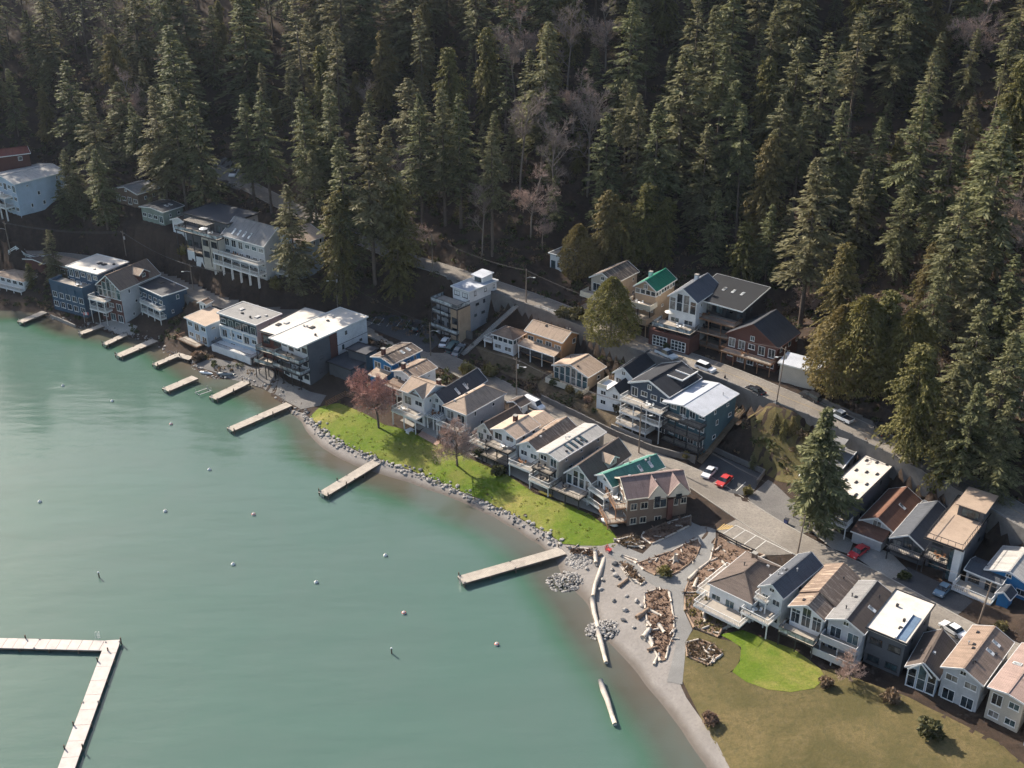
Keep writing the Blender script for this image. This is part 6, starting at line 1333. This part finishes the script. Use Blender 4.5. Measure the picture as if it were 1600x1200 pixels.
def stairs(label, a, b, w, n, m, name='staircase', rail=None):
    A, B = G(*a), G(*b); d = B - A; L = Vector((d.x, d.y)).length; o = tag(empty(name, A, math.atan2(d.y, d.x)), label, 'stairs'); st_ = MB()
    for i in range(n):
        p = A.lerp(B, i / n); z = max(d.z * i / n, gz(p.x, p.y) - A.z + .06); MB().box(L * i / n, L * (i + 1) / n - .03, -w / 2, w / 2, z - .18, z + .1).build('step', m, o)
    if rail:
        for s in (-1, 1):
            r = MB(); P = []
            for i in range(0, n + 1, 3):
                p = A.lerp(B, i / n); z = max(d.z * i / n, gz(p.x, p.y) - A.z + .06); P.append((L * i / n, s * w / 2, z + 1.0)); r.bar((L * i / n, s * w / 2, z), P[-1], .08)
            for p, q in zip(P, P[1:]): r.bar(p, q, .09)
            r.build('handrail', rail, o)
stairs('long concrete stairs climbing from the car park to the upper street', (722, 554), (808, 476), 1.6, 40, CONC); stairs('wooden stairs with handrails beside the blue-green three-storey house', (1092, 722), (1160, 640), 1.5, 44, mat('weathered_stair', (.22, .165, .11), .9, .3, 1), 'wooden_staircase', mat('weathered_stair', (.22, .165, .11)))
# ------------------------------------------------------------------ shrubs
def bush(seed, R, H, m):
    r = np.random.RandomState(seed); Q = []; T = []
    for i in range(420):
        v = r.normal(size=3); v /= np.linalg.norm(v); v *= r.uniform(.55, 1.0) * (1 + .2 * math.sin(v[0] * 5 + seed)); c = np.array((v[0] * R, v[1] * R, H * .5 + v[2] * H * .5))
        d = r.normal(size=3); d /= np.linalg.norm(d); w = np.cross(d, r.normal(size=3)); w /= np.linalg.norm(w) + 1e-6; s = .3 * r.uniform(.6, 1.4)
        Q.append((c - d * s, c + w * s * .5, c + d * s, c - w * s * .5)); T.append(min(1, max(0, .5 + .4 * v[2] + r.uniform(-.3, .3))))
    stem = MB()
    for i in range(5): a = i * 1.26; stem.bar((0, 0, -.2), (math.cos(a) * R * .5, math.sin(a) * R * .5, H * .6), .06)
    return leaf_mesh('foliage', Q, T, m), stem.mesh('stem', BARK)
BU = {'g': bush(1, 1.4, 2.0, SHRUB), 'y': bush(2, 1.4, 2.2, YEL), 'b': bush(3, 1.3, 1.8, BRACK)}
for px, py, s, k, lb in [(729, 586, 1.5, 'y', 'big yellowish shrub between the dark blue-grey roof and the lower street'), (765, 588, 1.4, 'y', 'upright yellow-green shrub at the lower street bend'), (432, 452, 1.5, 'y', 'light green shrub on the bank above the shore road'), (288, 398, 1.2, 'y', 'yellowish shrub left of the dark modern house'), (988, 650, 1.3, 'g', 'dark hedge shrub right of the white double gabled house'), (972, 646, 1.2, 'g', 'dark hedge shrub below the white double gabled house'), (1002, 642, 1.0, 'b', 'bare brown shrub left of the white balcony tiers'), (1162, 962, 1.1, 'g', 'round green bush beside the broad white deck'), (1101, 946, .8, 'y', 'lime shrub in the park bed'), (310, 562, 1.3, 'b', 'rusty willow shrub at the boathouse cottage'), (95, 472, 1.2, 'b', 'brown shrub on the shore below the teal house'), (900, 500, 1.6, 'g', 'dark green shrub beside the upper street and the orange-brown house'), (880, 497, 1.4, 'g', 'dark green shrub at the end of the white rail fence'), (852, 556, 1.0, 'b', 'brown shrub below the covered porch'), (890, 614, .9, 'y', 'first pale shrub of the terraced yard'), (905, 622, .8, 'g', 'second green shrub of the terraced yard'), (918, 628, .8, 'b', 'third brown shrub of the terraced yard'), (866, 602, .9, 'g', 'green shrub below the tan bungalow deck'), (1072, 716, .7, 'y', 'small yellow shrub below the blue-green house'), (1412, 905, .8, 'g', 'clipped hedge beside the red car driveway'), (1563, 985, .8, 'y', 'yellow shrub at the lower right street edge'), (1038, 900, 1.0, 'y', 'young pine in the park path fork'), (1168, 772, .8, 'y', 'dry grass tussock at the gravel yard'), (748, 712, 1.1, 'g', 'dark shrub behind the smaller bare tree'), (778, 742, 1.1, 'g', 'round dark shrub in front of the arched white cottage'), (1044, 545, 1.0, 'g', 'green shrub beside the light pickup on the upper street')]:
    p = G(px, py); o = tag(empty('shrub', p, px), lb, 'shrub'); o.scale = (s, s, s); link('foliage', BU[k][0], o); link('stem', BU[k][1], o)
for px, py, s, k, lb in [(1110, 1130, 1.0, 'b', 'brown shrub at the foot of the grass bank by the beach'), (1452, 1150, 1.4, 'g', 'dark shrub right of the lower lawn'), (1392, 1096, 1.1, 'b', 'brown shrub below the small dark gabled house'), (1290, 1072, .9, 'b', 'dry shrub beside the pinkish bush')]:
    p = G(px, py); o = tag(empty('shrub', p, px), lb, 'shrub'); o.scale = (s, s, s); link('foliage', BU[k][0], o); link('stem', BU[k][1], o)
# ------------------------------------------------------------------ vehicles
TYRE = mat('tyre', (.02, .02, .02), .9, .2); RIM = mat('rim', (.4, .4, .4), .4, .1, metal=.6); LAMP = mat('headlamp', (.7, .7, .66), .2, .05); TAIL = mat('tail_lamp', (.4, .03, .02), .3, .05); CGL = glass('car_glass', (.012, .015, .018), .05)
def paint(c):
    nm = 'paint_%d_%d_%d' % tuple(int(v * 100) for v in c)
    if nm in MATS: return MATS[nm]
    m, t, b = nodes_of(nm); b.inputs['Base Color'].default_value = (*c, 1); b.inputs['Roughness'].default_value = .3; b.inputs['Coat Weight'].default_value = .5; n = noise(t, coords(t), 2, 2)
    t.links.new(mix(t, ramp(t, n, (.3, 0.), (.7, 1.)), tuple(v * .9 for v in c), c), b.inputs['Base Color']); MATS[nm] = m; return m
PROF = {  # length, width, body side profile (x, z), greenhouse profile
 'sedan': (4.6, 1.8, [(-2.3, .35), (-2.3, .8), (-1.6, .95), (.75, .95), (1.6, .85), (2.25, .7), (2.3, .35)], [(-1.5, .93), (-.95, 1.42), (.35, 1.44), (1.1, .93)]),
 'suv': (4.7, 1.9, [(-2.35, .4), (-2.35, 1.0), (1.0, 1.05), (2.2, .92), (2.35, .75), (2.35, .4)], [(-2.25, .98), (-2.05, 1.72), (.35, 1.75), (1.15, 1.02)]),
 'pickup': (5.7, 1.95, [(-2.85, .5), (-2.85, 1.1), (1.2, 1.12), (2.6, 1.0), (2.85, .8), (2.85, .5)], [(-.75, 1.08), (-.6, 1.85), (.7, 1.87), (1.4, 1.1)]),
 'van': (5.6, 2.0, [(-2.8, .45), (-2.8, 1.3), (1.7, 1.3), (2.6, 1.05), (2.8, .8), (2.8, .45)], [(-2.75, 1.28), (-2.7, 2.15), (1.0, 2.15), (1.75, 1.28)])}
def car(label, px, py, toward, kind, c, cat='car', z=None):
    p = G(px, py); q = G(*toward); d = q - p; L, w, bp, gp = PROF[kind]; pm = paint(c)
    o = tag(empty({'pickup': 'pickup_truck', 'van': 'van'}.get(kind, 'car'), (p.x, p.y, p.z + .07), math.atan2(d.y, d.x)), label, cat)
    o.rotation_euler = (0, -math.atan2(gz(q.x, q.y) - p.z, max(1, Vector((d.x, d.y)).length)), math.atan2(d.y, d.x))
    def loft(prof, w0, w1, zb, zt, name, m, par):
        b = MB(); n = len(prof); V = []
        for s, k in ((-1, 0), (1, 0)):
            for x, z_ in prof: t = (z_ - zb) / max(.01, zt - zb); V.append((x, s * (w0 + (w1 - w0) * t) / 2, z_))
        b.add(V, [tuple(range(n)), tuple(range(2 * n - 1, n - 1, -1))] + [(i, n + i, n + (i + 1) % n, (i + 1) % n) for i in range(n)])
        return b.build(name, m, par)
    body = loft(bp, w, w * .96, .35, 1.1, 'body', pm, o)
    gh = loft(gp, w * .94, w * .74, gp[0][1], gp[1][1], 'windows' if kind != 'van' else 'cargo_body', CGL if kind != 'van' else pm, o)
    top = gp[1][1]; MB().slab([(gp[1][0] - .05, -w * .37, top + .03), (gp[2][0] + .05, -w * .37, top + .03), (gp[2][0] + .05, w * .37, top + .03), (gp[1][0] - .05, w * .37, top + .03)], .05).build('cabin_roof', pm, o)
    if kind == 'van': MB().slab([(1.06, -w * .38, 2.1), (1.78, -w * .43, 1.31), (1.78, w * .43, 1.31), (1.06, w * .38, 2.1)], .02).build('windscreen', CGL, o)
    if kind == 'pickup': MB().box(-2.75, -.85, -w * .42, w * .42, 1.06, 1.13).build('bed', STEEL, o)
    for s in (-1, 1): MB().box(L / 2 - .06, L / 2 + .01, s * w * .36 - .18, s * w * .36 + .18, .62, .76).build('headlight', LAMP, o); MB().box(-L / 2 - .01, -L / 2 + .05, s * w * .38 - .15, s * w * .38 + .15, .65, .85).build('tail_light', TAIL, o)
    for x in (-L * .3, L * .31):
        for s in (-1, 1):
            wh = MB().tube([(x, s * (w / 2 - .2), .33), (x, s * (w / 2 + .02), .33)], [.33, .33], 12).build('wheel', TYRE, o); MB().tube([(x, s * (w / 2 + .021), .33), (x, s * (w / 2 + .03), .33)], [.2, .2], 10).build('rim', RIM, wh)
Wc, Kc, Gc = (.75, .75, .75), (.02, .021, .025), (.16, .18, .19)
for a in [('white pickup parked in the hillside yard', 366, 274, (362, 280), 'pickup', Wc, 'pickup'), ('dark car beside the white pickup in the hillside yard', 347, 293, (352, 288), 'suv', Kc), ('black car in the shaded car park', 651, 516, (656, 506), 'suv', Kc), ('white car parked below the grey and timber modern house', 695, 538, (701, 528), 'sedan', Wc), ('teal-grey car beside the white one below the modern house', 707, 545, (713, 536), 'suv', (.09, .15, .15)),
          ('small grey car at the foot of the concrete stairs', 717, 550, (722, 543), 'sedan', Gc), ('white van on the lower street beside the brown garage', 834, 637, (846, 643), 'van', Wc, 'van'), ('pale pickup on the upper street beside the big cedar', 1041, 558, (1050, 562), 'pickup', (.5, .55, .58), 'pickup'), ('white SUV parked on the upper street by the navy house', 1102, 579, (1112, 583), 'suv', Wc), ('dark car driving on the upper street near the guard rail', 1180, 614, (1170, 609), 'sedan', Kc), ('black car at the beige garage', 1266, 624, (1258, 620), 'suv', Kc), ('white pickup parked on the upper street beside the olive trees', 1312, 655, (1300, 649), 'pickup', Wc, 'pickup'), ('black truck parked at the upper street bend', 1376, 676, (1370, 666), 'pickup', Kc, 'pickup'), ('dark teal car behind the big cedar on the upper street', 1441, 713, (1436, 706), 'sedan', (.03, .07, .08)),
          ('white car in the parking bay', 1108, 742, (1101, 749), 'sedan', Wc), ('red car in the parking bay', 1131, 755, (1122, 763), 'sedan', (.5, .04, .03)), ('red car in the carport of the warm brown roofed house', 1341, 866, (1334, 871), 'sedan', (.55, .02, .03)), ('blue-grey car in front of the black box house', 1472, 926, (1466, 932), 'sedan', (.16, .25, .33)), ('white car behind the small dark gabled house', 1488, 988, (1480, 983), 'sedan', Wc)]: car(*a)
# boats, chairs and other small things
def hull(label, px, py, ang, L, w, c, name):
    p = G(px, py); m = MB(); P = [(-L / 2, 0, .3), (-L * .35, 0, .26), (0, 0, .24), (L * .35, 0, .26), (L / 2, 0, .32)]; m.tube(P, [.04, w * .38, w * .5, w * .38, .04], 10)
    o = m.build(name, paint(c), None, p, ang, True); tag(o, label, 'boat'); MB().tube([(-L * .12, 0, .24 + w * .47), (L * .12, 0, .24 + w * .47)], [w * .2, w * .2], 8).build('cockpit', STEEL, o)
hull('white rowing boat lying on the grass below the craftsman house', 952, 818, -.7, 4.2, 1.2, Wc, 'rowing_boat'); hull('yellow kayak on the lawn below the beige box house', 853, 773, -.6, 3.6, .7, (.65, .42, .05), 'kayak'); hull('white canoe beside the dock of the modern house', 322, 584, -.3, 4.0, .8, Wc, 'canoe'); hull('grey canoe on the shore below the three-storey modern house', 352, 586, -.1, 4.6, 1.0, Gc, 'canoe')
for px, py, c, lb in ((951, 862, (.6, .07, .06), 'red garden chair at the head of the breakwater'), (640, 676, Wc, 'white garden table on the lake lawn'), (688, 690, (.1, .05, .03), 'brown chair beside the brick patio')):
    p = G(px, py); m = MB().box(-.4, .4, -.4, .4, .38, .46).bar((-.4, .42, .4), (-.4, .62, 1.15), .12).bar((0, .42, .4), (0, .64, 1.2), .3, .04).bar((.4, .42, .4), (.4, .62, 1.15), .12)
    for x in (-.36, .36):
        for y in (-.36, .36): m.box(x - .05, x + .05, y - .05, y + .05, 0, .38)
        m.box(x - .08, x + .08, -.45, .4, .62, .68)
    if 'table' in lb: m = MB().box(-.9, .9, -.7, .7, .7, .78).box(-.7, -.6, -.5, .5, 0, .7).box(.6, .7, -.5, .5, 0, .7)
    tag(m.build('garden_table' if 'table' in lb else 'garden_chair', paint(c), None, p, .8), lb, 'table' if 'table' in lb else 'chair')
fp = G(133, 505); f = tag(empty('flag', fp), 'red and white flag on a pole at the lake wall', 'flag'); MB().tube([(0, 0, 0), (0, 0, 3.4)], [.04, .03], 6).build('flagpole', WHITE, f)
for i, c in enumerate(((.6, .05, .04), Wc, (.6, .05, .04))):
    w = .35 if i != 1 else .7; x = (0, .35, 1.05)[i]; MB().add([(x, .02 * i, 3.3), (x + w, .02 * i + .03, 3.25), (x + w, .02 * i + .03, 2.4), (x, .02 * i, 2.45), (x, .02 * i + .02, 3.3), (x + w, .02 * i + .05, 3.25), (x + w, .02 * i + .05, 2.4), (x, .02 * i + .02, 2.45)], BOXF).build('stripe', paint(c), f)
m = MB(); m.bar((.7, .02, 2.6), (.7, .02, 3.1), .22, .02); m.build('leaf_emblem', paint((.6, .05, .04)), f, (0, -.02, 0))
for px, py, z, lb in ((1047, 486, 21.6, 'white parasol on the deck of the bay-fronted house'), (318, 356, 24.4, 'cream parasol on the roof terrace of the dark modern house')):
    x, y = at(px, py, z + 2.2); o = tag(empty('parasol', (x, y, z)), lb, 'parasol'); MB().tube([(0, 0, 0), (0, 0, 2.3)], [.03, .03], 6).build('shaft', WHITE, o); MB().tube([(0, 0, 2.0), (0, 0, 2.45)], [1.3, .05], 8).build('canopy', paint((.7, .68, .62)), o)
# ------------------------------------------------------------------ a person on the upper street
def person(label, px, py, rz):
    p = G(px, py); o = tag(empty('person', p, rz), label, 'person')
    J = {'hip': (0, 0, .95), 'chest': (0, 0, 1.35), 'neck': (0, 0, 1.5), 'head': (0, -.02, 1.64), 'top': (0, -.01, 1.76), 'ls': (-.19, 0, 1.42), 'rs': (.19, 0, 1.42), 'le': (-.26, .03, 1.14), 're': (.26, .02, 1.14), 'lw': (-.25, -.1, .9), 'rw': (.27, -.06, .88), 'lh': (-.1, 0, .9), 'rh': (.1, 0, .9), 'lk': (-.12, -.05, .5), 'rk': (.13, .05, .5), 'la': (-.12, .02, .07), 'ra': (.14, .14, .07), 'lt': (-.13, -.16, .04), 'rt': (.15, -.04, .04)}
    ks = list(J); E_ = [('hip', 'chest'), ('chest', 'neck'), ('neck', 'head'), ('head', 'top'), ('chest', 'ls'), ('chest', 'rs'), ('ls', 'le'), ('le', 'lw'), ('rs', 're'), ('re', 'rw'), ('hip', 'lh'), ('hip', 'rh'), ('lh', 'lk'), ('lk', 'la'), ('la', 'lt'), ('rh', 'rk'), ('rk', 'ra'), ('ra', 'rt')]
    R = dict(hip=.15, chest=.17, neck=.06, head=.1, top=.07, ls=.08, rs=.08, le=.05, re=.05, lw=.04, rw=.04, lh=.1, rh=.1, lk=.07, rk=.07, la=.05, ra=.05, lt=.04, rt=.04)
    me = bpy.data.meshes.new('body'); me.from_pydata([J[k] for k in ks], [(ks.index(a), ks.index(b)) for a, b in E_], []); b = link('body', me, o)
    b.modifiers.new('skin', 'SKIN'); b.modifiers.new('sub', 'SUBSURF').levels = 1; b.modifiers['sub'].render_levels = 1
    for i, k in enumerate(ks): me.skin_vertices[0].data[i].radius = (R[k], R[k] * (.75 if k in ('hip', 'chest') else 1)); me.skin_vertices[0].data[i].use_root = k == 'hip'
    me.materials.append(mat('dark_clothing', (.035, .035, .045), .9, .2)); MB().tube([(0, .0, 1.66), (0, .01, 1.74), (0, .01, 1.79)], [.115, .11, .04], 8).build('hair', mat('dark_hair', (.03, .02, .015), .8, .1), o)
    MB().tube([(0, -.09, 1.56), (0, -.1, 1.66)], [.06, .07], 8).build('face', mat('skin', (.5, .33, .25), .7, .05), o)
person('person in dark clothes standing at the edge of the upper street', 1132, 597, .6)
# ------------------------------------------------------------------ air
hm = bpy.data.materials.new('haze_air'); hm.use_nodes = True; ht = hm.node_tree
for n in list(ht.nodes):
    if n.type == 'BSDF_PRINCIPLED': ht.nodes.remove(n)
pv = ht.nodes.new('ShaderNodeVolumePrincipled'); pv.inputs['Color'].default_value = (.72, .82, 1, 1); pv.inputs['Density'].default_value = .00004; pv.inputs['Anisotropy'].default_value = .25
ht.links.new(pv.outputs[0], ht.nodes['Material Output'].inputs['Volume'])
tag(MB().box(-1600, 1600, -1700, 2300, -6, 262).build('haze', hm), 'thin bluish air over the lake and the slope', 'haze', kind='stuff')
